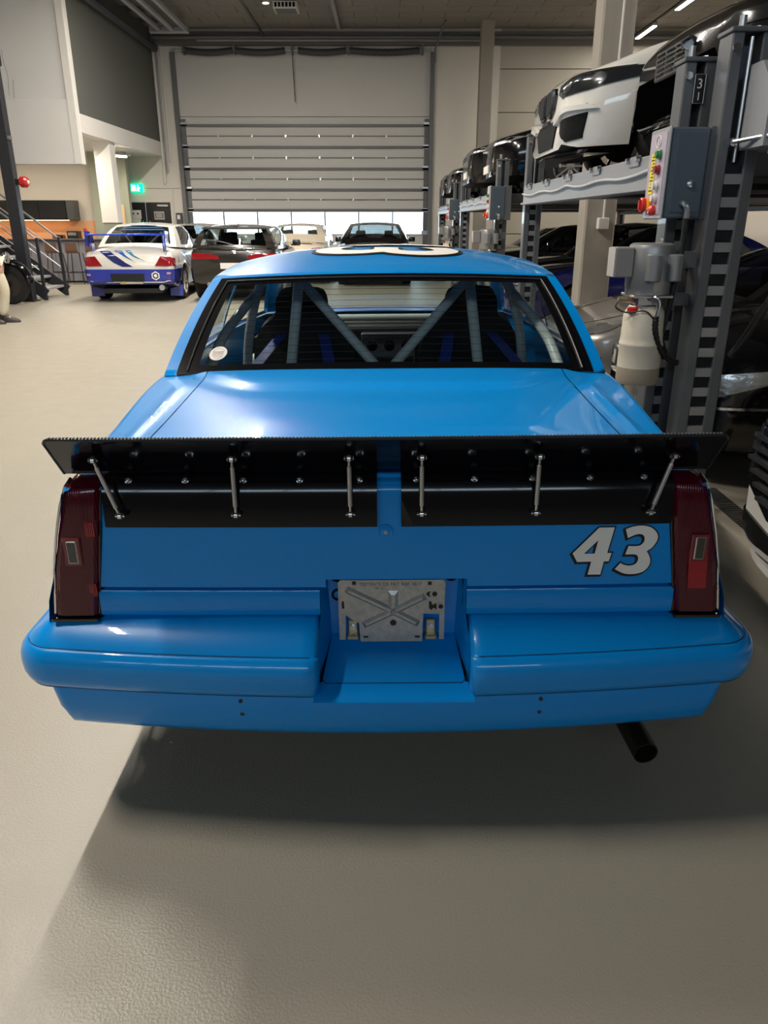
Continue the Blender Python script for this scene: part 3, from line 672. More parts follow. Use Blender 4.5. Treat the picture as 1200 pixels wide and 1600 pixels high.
# ---- tail lamps
def tail_lamp(s):
    t = MB()
    hs = []          # rows from bottom to top
    def row(z, dy, k):     # k 0..1 tapers the outer side inwards
        xo = .842-.078*k; xi = hxz(z)+.006
        return [(s*xi,1.735,z),(s*xi,1.702+dy,z),(s*(xi+.010),1.692+dy,z),(s*(xo-.018),1.690+dy,z),(s*(xo-.006),1.696+dy,z),(s*xo,1.712+dy,z),(s*(xo+.004),1.76+dy,z)]
    for z,dy,k in ((.566,.012,.0),(.572,.0,.02),(.62,.0,.08),(.70,.004,.22),(.78,.008,.42),(.86,.013,.68),(.895,.017,.82),(.905,.022,.88),(.916,.045,.95),(.921,.085,1.0)): hs.append(row(z,dy,k))
    t.grid(hs); lens = put(t,'tail_light',REDL,smooth=28)
    fr = MB(); fr.box(min(s*.728,s*.846),max(s*.728,s*.846),1.684,1.72,.556,.567,.002); put(fr,'lamp_trim',BLACKG,lens,smooth=None)
    c = MB(); c.tube([(s*(.844-.078*k),1.704+dy,z) for z,dy,k in ((.572,.0,.02),(.70,.004,.22),(.78,.008,.42),(.86,.013,.68),(.905,.022,.88),(.918,.05,.95))],.0035,8); put(c,'chrome_edge',CHROME,lens)
    c = MB(); c.tube([(s*(hxz(z)+.003),1.699+dy,z) for z,dy in ((.572,.0),(.70,.004),(.86,.013),(.90,.02))],.003,8); put(c,'edge_seal',BLACKG,lens)
    xm = .769
    # recessed marker with bright rim
    fy = 1.692
    put(MB().box(s*xm-.022,s*xm+.022,fy-.000,fy+.013,.708,.784,.003),'marker_frame',P('lens_frame_red',(.16,.004,.014),.25,coat=.8),lens,smooth=None)
    put(MB().box(s*xm-.0125,s*xm+.0125,fy-.002,fy+.013,.716,.776,.002),'marker_rim',STEEL,lens,smooth=None)
    put(MB().box(s*xm-.010,s*xm+.010,fy-.003,fy+.013,.719,.773,.001),'marker_glass',P('smoked_glass',(.02,.024,.024),.08,coat=1),lens,smooth=None)
    # brighter prism fields of the lens
    if s < 0: fl = [(-.732,-.708,.785,.822),(-.742,-.722,.625,.66)]
    else:
        fl = [(.758,.800,.600,.630)]
        m = MB(); m.add([(.752,1.6898,.638),(.798,1.6898,.638),(.790,1.6938,.742),(.744,1.6938,.742)],[(0,1,2,3)]); put(m,'bright_lens_field',REDB,lens,smooth=None)
    for x0,x1,z0,z1 in fl:
        m = MB(); n = 5
        for k in range(n):
            a = x0+(x1-x0)*k/n; b = x0+(x1-x0)*(k+.62)/n
            m.box(a,b,fy+(0.0006 if z0<.7 else .0072),fy+.02,z0,z1)
        put(m,'prism_field',REDB,lens,smooth=None)
    # fine moulded ribs of the lens
    m = MB()
    for k in range(14):
        x = s*(.752+.0058*k); m.tube([(x,1.6915,.588),(x,1.6925,.640)],.0008,4)
    for k in range(13):
        x = s*(.722+.0046*k); m.tube([(x,1.7005,.80),(x,1.7055,.885)],.0009,4)
    r = put(m,'lens_ribs',REDL,lens); r['kind']='stuff'
    return lens
for s in (-1,1): tail_lamp(s)
# ---- spoiler: two angle rails, blade, struts
sp = put(MB(),'spoiler',BLACKG)
bpy.data.objects.remove(sp)
SPB = P('spoiler_black',(.004,.004,.006),.13,coat=.25,spec=.35)
def rail(x0,x1,side):
    m = MB(); pr = [(1.800,.936),(1.735,.929),(1.712,.919),(1.7035,.905),(1.6985,.885),(1.6925,.815)]
    cs = lin(x0,x1,20); rows = [[(x, y-.010*(1-(x/.74)**2), z) for x in cs] for y,z in pr]
    m.grid(rows); m.grid([[(p[0],p[1]+.004,p[2]-.004) for p in r] for r in rows])
    m.add([rows[-1][0],rows[-1][-1],tuple(Vector(rows[-1][-1])+Vector((0,.008,0))),tuple(Vector(rows[-1][0])+Vector((0,.008,0)))],[(0,1,2,3)])
    # chamfered inner corner tab
    xe = x1 if side<0 else x0; m.add([(xe,rows[-1][0][1]-.0,.885),(xe-side*.0,1.683,.835),(xe+side*.012,1.6825,.815),(xe+side*.03,1.683,.815)],[(0,1,2,3)])
    return put(m,'spoiler_rail',SPB,smooth=25)
rl = rail(-.678,-.020,-1); rr = rail(.038,.690,1)
YB0,ZB0,YB1,ZB1 = 1.765,.926,1.672,1.036
def bladept(u,v,off=0):   # v along the blade height
    y = YB0+(YB1-YB0)*v; z = ZB0+(ZB1-ZB0)*v
    w = (.788+.0*v); n = Vector((0,-(ZB1-ZB0),-(YB0-YB1))).normalized()
    return Vector((u*w,y-.010*(1-u*u),z))+n*off
bl = MB(); out = []
us = lin(-1,1,44); vs = lin(0,1,6)
def cornerv(u,v):
    # rounded top corners
    return v
for off in (0,-.004):
    bl.grid([[bladept(u*(1-.0*v)*(1.0 if v<.99 else .992),v,off) for u in us] for v in vs])
bl.grid([[bladept(u*.992,1,o) for u in us] for o in (0,-.004)]); 
for e in (-1,1): bl.grid([[bladept(e*(1 if v<.99 else .992),v,o) for v in vs] for o in (0,-.004)])
blade = put(bl,'spoiler_blade',SPB,smooth=25)
m = MB(); m.tube([bladept(u,v,-.002) for u,v in [(-1,v) for v in lin(0,.9,6)]+[(-.992,.97)]+[(u,1.0) for u in lin(-.98,.98,40)]+[(.992,.97)]+[(1,v) for v in lin(.9,0,6)]],.0042,8)
ed = put(m,'edge_trim',BLACKS,blade)
m = MB()
for k in range(190):
    u=-.975+1.95*k/189; p=bladept(u,1.0,-.002); m.box(p.x-.0016,p.x+.0016,p.y-.0035,p.y+.0035,p.z+.002,p.z+.0056)
tt = put(m,'trim_teeth',P('trim_grey',(.09,.09,.095),.5),blade,smooth=None); tt['kind']='stuff'
put(MB().box(-.76,.76,1.755,1.80,.930,.9375),'blade_foot',SPB,smooth=None)
tops = (-.672,-.349,-.076,.094,.368,.681); bots = (-.623,-.347,-.075,.094,.365,.637)
for a,bq in zip(tops,bots):
    T = Vector((a-.008,1.684,.985)); B = Vector((bq-.008,1.672,.850)); d=(B-T).normalized()
    st = put(MB().tube([T+d*.020,B-d*.020],.0058,12),'strut',STEEL)
    for p,q in ((T,1),(B,-1)):
        put(MB().tube([p+d*q*.004,p+d*q*.022],.0036,8),'rod_thread',CHROME,st)
        put(MB().lathe([(.005,-.006),(.0085,-.004),(.0085,.004),(.005,.006)],p,(1,0,0),12),'rod_end',CHROME,st)
        put(MB().tube([p+Vector((-.011,0,0)),p+Vector((.011,0,0))],.0038,6),'bolt',CHROME,st)
    put(MB().box(T.x-.010,T.x+.010,T.y-.004,1.712,T.z-.006,T.z+.006,.001),'strut_bracket',BLACKS,st,smooth=None)
    put(MB().box(B.x-.009,B.x+.009,B.y-.003,1.692,B.z-.006,B.z+.006,.001),'strut_bracket',BLACKS,st,smooth=None)
for x in (-.615,-.478,-.339,-.204,-.062,.075,.213,.352,.490,.620):
    y = 1.725-.010*(1-(x/.74)**2)
    put(MB().lathe([(.0095,0),(.0095,.0025),(.006,.003),(.006,.008),(.0045,.009)],(x,y-.006,.923),(0,-.6,.8),12),'rail_bolt',CHROME,rl if x<0 else rr)
    p = bladept(x/.788,.22,.001); put(MB().lathe([(.007,0),(.007,.004),(.004,.005)],p,(0,-.76,-.64),10),'blade_bolt',BLACKS,blade)
# ---- trunk lock
lk = put(MB().lathe([(.0205,0),(.0205,-.004),(.0175,-.006),(.0150,-.004),(.0150,-.001),(.011,-.001),(.011,-.004),(.006,-.0055)],(.0,1.706,.790),(0,1,.08),28),'trunk_lock',BLUE)
put(MB().box(-.0035,.0035,1.699,1.702,.786,.794),'key_slot',BRASS,lk,smooth=None)
# ---- numbers
def n43():
    k = .2035/1000.
    four = [(130,372),(415,90),(590,90),(525,372),(577,372),(550,465),(495,465),(465,612),(318,612),(350,465),(188,468)]
    hole4 = [(262,375),(412,230),(382,375)]
    three = smooth_closed([(718,112,1),(800,85),(905,75),(1010,100),(1080,165),(1088,235),(1040,315),(978,358,1),(1025,440),(1020,520),(960,585),(860,612),(740,605),(628,555,1),(688,485,1),(740,510),(800,518),(860,500),(886,455),(880,415),(845,393),(735,392,1),(765,298,1),(880,298),(930,265),(942,225),(930,188),(890,168),(830,175),(750,210,1)],5)
    return four, hole4, three
def numgeo(conv):
    """list of (outline, hole) pairs converted by conv; fours are cut open along their counter"""
    four,hole4,three = n43()
    f4 = four[:3]+[(525,372),(577,372),(550,465),(495,465),(465,612),(318,612),(350,465),(188,468),(130,372),(262,375),(382,375),(412,230),(262,375.5),(130,373)]
    return [[conv(p) for p in f4],[conv(p) for p in three]], [[conv(p) for p in four],[conv(p) for p in three]]
def conv_rear(p):  # photo crop pixels -> metres on the lid
    px = 880+p[0]*160/1200.; py = 815+p[1]*95/712.
    return ((px-895)/(1027-895)*.214+.457, .800-(py-825)/75*.131)
fr_, full = numgeo(conv_rear)
def ylid(pts, off): return [(x, lidface(x,z)-off, z) for x,z in pts]
four,hole4,three = n43()
def flat_shape(polys, off, y_of, mat, name, parent=None, th=.0008):
    m = MB()
    for pl in polys:
        tri = tess(pl); n=len(pl); a=[y_of(p,off) for p in pl]; c=[y_of(p,off-th) for p in pl]
        m.add(a+c,[t for t in tri]+[(i,(i+1)%n,(i+1)%n+n,i+n) for i in range(n)])
    return put(m,name,mat,parent,smooth=None)
yl = lambda p,off: (p[0],lidface(p[0],p[1])-off,p[1])
bk = [offset_poly([conv_rear(p) for p in pl],.0034) for pl in (four,three)]
bk2 = [[(x-.0035,z-.003) for x,z in pl] for pl in bk]
num = flat_shape(bk2,.0007,yl,DECALK,'number_shadow'); 
flat_shape(bk,.0010,yl,DECALK,'number_outline',num)
flat_shape([[conv_rear(p) for p in pl] for pl in (four,three)],.0016,yl,DECALW,'number_43',num)
flat_shape([[conv_rear(p) for p in hole4]],.0021,yl,DECALK,'number_counter',num)
h2 = [(290,366),(362,292),(352,366)]; flat_shape([[conv_rear(p) for p in h2]],.0025,yl,BLUE,'number_counter',num)
# roof number, read from the left side: top of the figures towards +X, reading towards the tail
def roof_z(x,y):
    v = (y-3.25)/(4.72-3.25); u=.5
    for _ in range(6):
        p=SF(u,v); w=max(SF(1,v).x,.1); u += (x-p.x)/(2*w); v += (y-p.y)/1.5; u=min(max(u,0),1); v=min(max(v,0),1)
    return SF(u,v).z
def conv_roof(p): return (.012+(345-p[1])*.00125, 4.42-(p[0]-130)*.00088)
def subd(pl, n=4):
    out=[]
    for i in range(len(pl)):
        a=pl[i]; b=pl[(i+1)%len(pl)]; L=math.dist(a,b); k=max(1,int(L/.04)); out += [(a[0]+(b[0]-a[0])*j/k,a[1]+(b[1]-a[1])*j/k) for j in range(k)]
    return out
def roof_shape(pls, off, mat, name, parent=None):
    m=MB()
    for pl in pls:
        bm=bmesh.new(); pl=subd(pl); vs=[bm.verts.new((p[0],p[1],0)) for p in pl]
        for t in tess(pl):
            try: bm.faces.new([vs[i] for i in t])
            except ValueError: pass
        for ax in (0,1):
            lo=min(p[ax] for p in pl); hi=max(p[ax] for p in pl); n=int((hi-lo)/.05)
            for k in range(1,n+1):
                co=[0,0,0]; co[ax]=lo+(hi-lo)*k/(n+1); no=[0,0,0]; no[ax]=1
                bmesh.ops.bisect_plane(bm,geom=bm.verts[:]+bm.edges[:]+bm.faces[:],plane_co=co,plane_no=no,dist=1e-5)
        bm.verts.index_update()
        m.add([(v.co.x,v.co.y,roof_z(v.co.x,v.co.y)+off) for v in bm.verts],[tuple(v.index for v in f.verts) for f in bm.faces]); bm.free()
    return put(m,name,mat,parent,smooth=60)
rn = roof_shape([offset_poly([conv_roof(p) for p in pl],.02) for pl in (four,three)],.0035,DECALK,'roof_number_outline')
roof_shape([[conv_roof(p) for p in pl] for pl in (four,three)],.0065,DECALW,'roof_number_43',rn)
roof_shape([[conv_roof(p) for p in hole4]],.009,BLUE,'number_counter',rn)
# ---- rear window with seal, defroster wires, sticker
SRo = S_off(SR,.004)
seal = MB(); patch_ring(seal, SRo, (.028,.972,.002,.962), (.075,.925,.070,.865), 18); put(seal,'window_seal',BLACKG)
tr = MB()
tr.tube([SRo(u,v)+Vector((0,-.003,.002)) for u,v in [(.052,v) for v in lin(.03,.91,10)]+[(u,.915) for u in lin(.055,.945,24)]+[(.948,v) for v in lin(.91,.03,10)]],.0035,6); put(tr,'seal_trim',BLACKS)
gl = MB(); patch_rect(gl, SR, .07,.93,.06,.87,24,12); rwn = put(gl,'rear_window',GLASSM,smooth=60)
for k in range(12):
    v = .10+.062*k; put(MB().tube([SRo(u,v) for u in lin(.085,.915,16)],.0007,4),'defroster_wire',DECALK,rwn)
p = SRo(.112,.17); e1=(SRo(.12,.17)-SRo(.10,.17)).normalized(); e2=(SRo(.112,.19)-SRo(.112,.15)).normalized(); nn=e1.cross(e2)
stk = put(MB().prism(circ(.0335,36),p+nn*-.0,e1,e2,.0015),'round_sticker',P('sticker_cream',(.80,.72,.64),.5),smooth=None)
stk['label']='round cream sticker'
INK = P('sticker_ink',(.22,.18,.15),.6)
sh = smooth_closed([(-.020,.016,1),(0,.026,1),(.020,.016,1),(.018,-.012),(.0,-.026,1),(-.018,-.012)],4); n=len(sh)
mm = MB().tube([p+e1*q[0]+e2*q[1]+nn*.0018 for q in sh],.0005,4,closed=True); put(mm,'shield_outline',INK,stk)
for s_, z_, tx in ((.0085,.006,'MONSTER'),(.0085,-.003,'MOTORS')):
    o = text('sticker_text',tx,s_,INK,stk,p+e2*z_+nn*.0018,e1,e2,.0002); o.location=(0,-4.0,0)
put(MB().tube([p+e1*x+e2*(-.012+.003*math.sin(x*400))+nn*.0018 for x in lin(-.015,.015,24)],.0006,4),'script_line',INK,stk)
# windscreen and its glass
gl = MB(); patch_rect(gl, SW, .04,.96,.02,.95,18,10); put(gl,'windscreen',GLASSM,smooth=60)
# ---- cabin: floor, shelf, dashboard, bulkheads
inn = MB().box(-.82,.82,2.95,5.4,.20,.26).box(-.80,.80,2.86,3.30,.895,.905).box(-.80,.80,3.28,3.30,.26,.90).box(-.80,.80,5.30,5.34,.26,.86)
put(inn,'cabin_floor',P('cabin_dark',(.02,.02,.022),.7),smooth=None)
put(MB().box(-.78,.78,4.90,5.40,.62,.875,.04,0,3),'dashboard',P('dash_black',(.012,.012,.013),.55))
put(MB().box(-.15,.62,4.86,4.90,.68,.84,.01),'gauge_panel',STEEL)
for k in range(6): put(MB().lathe([(.035,0),(.035,-.012),(.03,-.014)],(-.08+.11*k if k<4 else .36+.09*(k-4),4.858,.76),(0,1,0),16),'gauge',BLACKG)
sw = put(MB().tube([(-.42+.17*math.cos(2*PI*k/28),4.62-.05*math.sin(2*PI*k/28),.87+.165*math.sin(2*PI*k/28)) for k in range(28)],.014,8,closed=True),'steering_wheel',CHARC)
put(MB().tube([(-.42,4.62,.87),(-.42,4.90,.78)],.02,8).tube([(-.58,4.62,.87),(-.26,4.62,.87)],.012,6).tube([(-.42,4.62,.87),(-.42,4.63,.71)],.012,6),'steering_spokes',STEEL,sw)
def seat(cx):
    sh = [(-.19,.30),(-.20,.55),(-.24,.80),(-.245,.92),(-.20,1.03),(-.13,1.09),(-.12,1.16),(-.08,1.20),(.08,1.20),(.12,1.16),(.13,1.09),(.20,1.03),(.245,.92),(.24,.80),(.20,.55),(.19,.30)]
    sh = smooth_closed([(x,z) for x,z in sh],3)
    m = MB().prism([(x,z) for x,z in sh],(cx,4.02,0),(1,0,-.0),(0,-.16,1),.10)
    m.box(cx-.24,cx+.24,4.0,4.5,.28,.42,.05,0,2)
    s1 = put(m,'seat',CHARC,smooth=40)
    for e in (-1,1): put(MB().prism([(4.0,.30),(4.45,.34),(4.42,.50),(4.10,.60),(4.02,.95),(3.90,.95)],(cx+e*.245-(.02),0,0),(0,1,0),(0,0,1),.04),'seat_bolster',CHARC,s1,smooth=None)
    for e in (-1,1): put(MB().beam((cx+e*.09,3.88,1.00),(cx+e*.16,3.30,.915),.05,.004),'harness_strap',P('harness_blue',(.02,.06,.42),.6),s1)
    put(MB().box(cx-.045,cx+.045,3.18,3.26,.906,.93,.008),'harness_reel',P('harness_blue',(.02,.06,.42),.6),s1)
    return s1
seat(-.40); seat(.42)
# ---- roll cage
def cg(pts,r=.0225): return put(MB().tube(spline(pts,5) if len(pts)>2 else pts,r,14),'cage_tube',CAGE)
HY = 3.62
cg([(-.66,HY,.26),(-.655,HY,.85),(-.60,HY,1.15),(-.53,HY,1.262),(-.40,HY,1.285),(.40,HY,1.285),(.53,HY,1.262),(.60,HY,1.15),(.655,HY,.85),(.66,HY,.26)])
for s in (-1,1):
    cg([(s*.385,HY-.02,1.28),(s*.425,3.33,.80)],.0235); cg([(s*.40,HY-.01,1.27),(s*.0+s*.012,3.40,.86)],.0225)
    cg([(s*.53,HY,1.262),(s*.55,4.2,1.29),(s*.55,4.65,1.27),(s*.62,4.98,1.10),(s*.70,5.28,.88),(s*.72,5.30,.30)])
    cg([(s*.60,HY,1.18),(s*.665,3.18,1.06),(s*.70,2.98,.93)],.021)
    for z in (.45,.62,.78): cg([(s*.66,HY,z),(s*.74,4.3,z),(s*.71,5.28,z-.03)],.02)
cg([(-.55,4.66,1.27),(.55,4.66,1.27)]); cg([(-.70,5.08,.908),(.70,5.08,.908)]); cg([(-.655,HY,.80),(.655,HY,.80)])
# ---- wheels, exhaust, front end
def wheel(x,y,s,r=RR,w=.26):
    wv = put(MB().lathe([(r*.62,-w/2),(r*.93,-w/2),(r*.985,-w*.42),(r,-w*.3),(r,w*.3),(r*.985,w*.42),(r*.93,w/2),(r*.62,w/2),(r*.60,w*.3),(r*.60,-w*.3),(r*.62,-w/2)],(x,y,r),(s,0,0),40,cap=False),'tyre',RUBBER)
    put(MB().lathe([(r*.61,w*.46),(r*.56,w*.42),(r*.54,-w*.1),(r*.30,.0),(r*.26,w*.18),(.06,w*.22),(.05,w*.30),(.02,w*.31)],(x,y,r),(s,0,0),32),'steel_wheel',P('wheel_grey',(.3,.3,.31),.35,metal=.6),wv)
    for k in range(5): put(MB().lathe([(.012,0),(.012,.03)],(x+s*w*.20,y+.075*math.cos(2*PI*k/5),r+.075*math.sin(2*PI*k/5)),(s,0,0),6),'wheel_nut',CHROME,wv)
for s in (-1,1): wheel(s*.765,RW,s); wheel(s*.775,FW,s)
ex = MB(); ex.lathe([(.034,0),(.034,.9),(.031,.9),(.031,.0),(.034,0)],(.700,1.672,.148),(-.10,1,.10),22,cap=False); ex.lathe([(.030,.10),(.030,.101)],(.700,1.672,.148),(-.10,1,.10),22)
put(ex,'exhaust_pipe',P('exhaust_dark',(.03,.026,.022),.45,metal=.6))
put(MB().box(-.70,.70,2.2,6.6,.17,.22).box(-.80,.80,1.72,2.35,.30,.36,.02),'underbody',DARK,smooth=None)
put(MB().box(-.81,.81,1.79,3.32,.715,.74),'trunk_light_stop',DARK,smooth=None); put(MB().tube([(-.75,RW,RR),(.75,RW,RR)],.05,12),'rear_axle',DARK)  # first box: unseen sheet added to stop light leaking through the trunk
fb = MB()
for s in (-1,1):
    pl = plan(0,.93,.13,.5,0,s); fb.grid([[(x+n[0]*o, 7.10-(y+n[1]*o), z) for o,z in [(-.10,.57),(-.03,.56),(0,.53),(0,.38),(-.03,.30),(-.05,.16),(-.2,.15)]] for x,y,n in pl])
put(fb,'front_bumper',BLUE,smooth=45)
put(MB().box(-.42,.42,6.985,6.998,.585,.68,.01),'grille',BLACKS)
for k in range(9): put(MB().box(-.40+.09*k,-.385+.09*k,6.99,7.005,.59,.675),'grille_bar',CHROME,smooth=None)
for s in (-1,1):
    for k in (0,1): put(MB().box(s*(.53+.17*k)-.075,s*(.53+.17*k)+.075,6.965,7.0,.59,.68,.012),'headlight',P('lamp_clear',(.55,.57,.58),.1,coat=1))
sc.rotation_euler = (0, math.radians(-.45), 0)
sc.location.z = .0
# ------------------------------------------------------------------ a builder for the other cars
# local frame of a car: x forward, y left, z up, origin on the ground under the middle
INTD = P('interior_dark',(.015,.015,.016),.8)
ALLOY = P('alloy_grey',(.45,.45,.46),.3,metal=.9)
LAMPC = P('lamp_clear_faceted',(.42,.42,.41),.22,metal=.75,coat=1,bump=(14,.30,.02),var=(9,.65))
LAMPK = P('lamp_dark_inner',(.02,.021,.023),.15,coat=1)
def car(name, label, spec, loc, head, group=None, z=0.0):
    """head: world direction angle of the nose; spec: dict of measures"""
    g = dict(L=4.4, hw=.90, zl=.20, nose=.66, cowl=.95, belt=.92, deck=.98, tail=.80, roof=1.40, xf=1.33, xr=-1.33, R=.33, ws=(.92,.18), rw=(-.75,-1.55), tw=.60, bw=.84,
             paint=BLACKG, rimm=ALLOY, glassm=GLASST, seats=True, spokes=10, nosew=.72, tailw=.80, mirror=True)
    g.update(spec); L = g['L']; H = L/2; hw_ = g['hw']; zl = g['zl']
    t = thing(name, label, 'car', (loc[0],loc[1],z), head, group)
    W = pchip([(-H,g['tailw']*hw_),(-H+.05,.5*(g['tailw']+.95)*hw_+.02),(-H+.22,.955*hw_),(g['xr'],hw_),(0,.975*hw_),(g['xf'],.995*hw_),(H-.45,.955*hw_),(H-.20,.885*hw_),(H-.06,.5*(g['nosew']+.86)*hw_),(H,g['nosew']*hw_)])
    ZB = pchip([(-H,g['tail']*.90),(-H+.10,g['tail']*1.0),(-H+.35,max(g['deck']-.10,g['tail'])),(g['xr'],g['belt']+.01),(0,g['belt']-.02),(g['ws'][0],g['cowl']-.06),(g['xf']+.1,(g['cowl']+g['nose'])/2+.03),(H-.25,g['nose']+.02),(H-.05,g['nose']-.04),(H,g['nose']-.10)])
    ZC_ = pchip([(-H,g['tail']*.94),(-H+.08,g['tail']*1.04),(-H+.30,g['deck']),(g['rw'][1],g['deck']+.01),(0,g['belt']+.03),(g['ws'][0],g['cowl']),(g['xf'],(g['cowl']+g['nose'])/2+.08),(H-.22,g['nose']+.06),(H-.04,g['nose']+.0),(H,g['nose']-.07)])
    ZL = pchip([(-H,zl+.14),(-H+.15,zl+.06),(-H+.5,zl),(H-.5,zl),(H-.1,zl-.01),(H,zl+.02)])
    R = g['R']; Ra = R+.055
    def zbt(x):
        q = ZL(x)
        for c in (g['xf'],g['xr']):
            if abs(x-c) < Ra: q = max(q, R+math.sqrt(max(0,Ra*Ra-(x-c)**2)))
        return q
    xs = set(lin(-H,H,44))|{-H+.02,-H+.05,-H+.1,H-.02,H-.05,H-.1}
    for c in (g['xf'],g['xr']): xs |= {c+Ra*math.cos(PI*k/12) for k in range(13)}|{c-Ra-.001,c+Ra+.001}
    xs = sorted(xs); m = MB(); secs = []
    for x in xs:
        w, zb, zc, q0, q = W(x), ZB(x), ZC_(x), ZL(x), zbt(x)
        half = [(0,q0),(.80,q0),(.955,q0+.03),(.985,q0+.22*(zb-q0)),(1.0,q0+.50*(zb-q0)),(.995,q0+.66*(zb-q0)),(.985,q0+.76*(zb-q0)),(.975,q0+.86*(zb-q0)),(.955,q0+.95*(zb-q0)),(.92,zb),(.84,zb+.30*(zc-zb)),(.62,zb+.68*(zc-zb)),(.32,zb+.92*(zc-zb)),(0,zc)]
        half = [(w*a, max(zz,q)) for a,zz in half]
        secs.append([(x,y,zz) for y,zz in half]+[(x,-y,zz) for y,zz in half[-2:0:-1]])
    n = len(secs[0]); fs = []; mi = []
    vs = [p for s_ in secs for p in s_]
    for i in range(len(secs)-1):
        for j in range(n):
            k = (j+1)%n; fs.append((i*n+j,i*n+k,(i+1)*n+k,(i+1)*n+j)); mi.append(1 if (j < 2 or j >= n-2) else 0)
    fs += [tuple(range(n))[::-1], tuple((len(secs)-1)*n+k for k in range(n))]; mi += [0,0]
    m.v = vs; m.f = fs; m.m = mi
    bo = m.build('body',[g['paint'],DARK],t,smooth=42); bv = bvh_of(bo)
    # greenhouse
    zb0 = lambda x: ZB(x)+.0; bw = g['bw']*hw_/.9; tw = g['tw']*hw_/.9; zr = g['roof']-.045
    AB=(g['ws'][0],bw*.96,g['cowl']-.05); AT=(g['ws'][1],tw,zr-.02); CT=(g['rw'][0],tw*.98,zr-.02); CB=(g['rw'][1],bw*.97,g['deck']-.03)
    mi_ = lambda p:(p[0],-p[1],p[2])
    eW=arc(AB,mi_(AB),(.16,0,.045)); eF=arc(AT,mi_(AT),(.06,0,.05)); eR=arc(CT,mi_(CT),(-.05,0,.045)); eB=arc(CB,mi_(CB),(-.10,0,.03))
    aL=arc(AB,AT,(.0,.01,.03)); aR=arc(mi_(AB),mi_(AT),(0,-.01,.03)); rL=arc(AT,CT,(0,.02,.035)); rR=arc(mi_(AT),mi_(CT),(0,-.02,.035)); cL=arc(CT,CB,(0,.01,.04)); cR=arc(mi_(CT),mi_(CB),(0,-.01,.04))
    SW_=coons(eW,eF,aL,aR); SF_=coons(eF,eR,rL,rR); SB_=coons(eR,eB,cL,cR)
    gh=MB(); patch_ring(gh,SW_,(0,1,0,1),(.05,.95,.03,.94),8); patch_rect(gh,SF_,0,1,0,1,12,12); rwv=g.get('rwin',(.07,.93,.10,.90)); patch_ring(gh,SB_,(0,1,0,1),rwv,8)
    sides=[]
    for s_ in (1,-1):
        f=(lambda p:p) if s_>0 else mi_
        base=arc(f(CB),f(AB),(0,s_*.05,-.01)); top=arc(f(CT),f(AT),(0,s_*.02,.035)); c_=cL if s_>0 else cR; a_=aL if s_>0 else aR
        SS_=coons(base,top,(lambda v,c=c_:c(1-v)),a_); sides.append(SS_); uu=g.get('swin',(.17,.93)); patch_ring(gh,SS_,(0,1,0,1),(uu[0],uu[1],.10,.90),10)
    gh.build('roof',g.get('roofm',g['paint']),t,smooth=40,weld=1e-4)
    gm=g['glassm']
    o=MB(); patch_rect(o,SW_,.05,.95,.03,.94,8,6); o.build('windscreen',gm,t,smooth=60)
    o=MB(); patch_rect(o,SB_,*rwv,8,6); o.build('rear_window',gm,t,smooth=60)
    for SS_ in sides:
        uu=g.get('swin',(.17,.93)); um=(uu[0]+uu[1])/2-.02
        for a,b_ in ((uu[0],um-.015),(um+.015,uu[1])):
            o=MB(); patch_rect(o,SS_,a,b_,.10,.90,6,5); o.build('side_window',gm,t,smooth=60)
        o=MB(); o.grid([[SS_(u,v) for u in (um-.016,um+.016)] for v in lin(.09,.91,5)]); o.build('window_pillar',BLACKG,t)
    # interior
    zi=g['belt']-.04
    o=MB(); 
    zs_=lambda x: ZC_(x)+.012
    o.grid([[(x,y*bw*.86,zs_(x)) for y in lin(-1,1,6)] for x in lin(g['rw'][1]+.06,g['ws'][0]-.02,8)]); o.build('cabin_floor',INTD,t)
    if g['seats']:
        for x in (.05,-.75):
            for y in (.36,-.36):
                if x < 0 and g['rw'][0] > -.5: continue
                MB().box(x-.10,x+.02,y-.20,y+.20,zi-.1,zi+.22,.04,0,2).box(x-.07,x+.0,y-.11,y+.11,zi+.20,zi+.36,.03,0,2).build('seat',CHARC,t)
    # wheels
    for x in (g['xf'],g['xr']):
        for s_ in (1,-1):
            y=s_*(hw_-.125); w=.22
            wv=MB().lathe([(R*.68,-w/2),(R*.94,-w/2),(R,-w*.36),(R,w*.36),(R*.94,w/2),(R*.70,w/2),(R*.67,w*.40),(R*.67,-w*.4),(R*.68,-w/2)],(x,y,R),(0,s_,0),32,cap=False).build('tyre',RUBBER,t)
            rm=MB().lathe([(R*.70,w*.48),(R*.66,w*.48),(R*.64,w*.2),(R*.63,-w*.3)],(x,y,R),(0,s_,0),32,cap=False)
            for k in range(g['spokes']):
                a=2*PI*k/g['spokes']; ca,sa=math.cos(a),math.sin(a)
                rm.beam((x+ca*R*.12,y+s_*w*.34,R+sa*R*.12),(x+ca*R*.66,y+s_*w*.44,R+sa*R*.66),.030*R/.33,.022)
            rm.lathe([(R*.16,w*.30),(R*.15,w*.42),(R*.06,w*.44)],(x,y,R),(0,s_,0),16); rm.build('rim',g['rimm'],wv,smooth=30)
            MB().lathe([(R*.45,-w*.05),(R*.45,w*.0)],(x,y,R),(0,s_,0),24).build('brake_disc',P('brake_disc',(.2,.2,.2),.4,metal=.8),wv)
    if g['mirror']:
        for s_ in (1,-1):
            x=g['ws'][0]-.22; mo_=g.get('mo',.07); MB().box(x-.06,x+.06,s_*(hw_+mo_)-.09,s_*(hw_+mo_)+.09,g['belt']+.02,g['belt']+.15,.03,0,2).beam((x,s_*(hw_-.06),g['belt']+.03),(x,s_*(hw_+.03),g['belt']+.05),.05,.03).build('wing_mirror',g.get('mirm',g['paint']),t)
    t['_']=0; del t['_']
    return t, bv
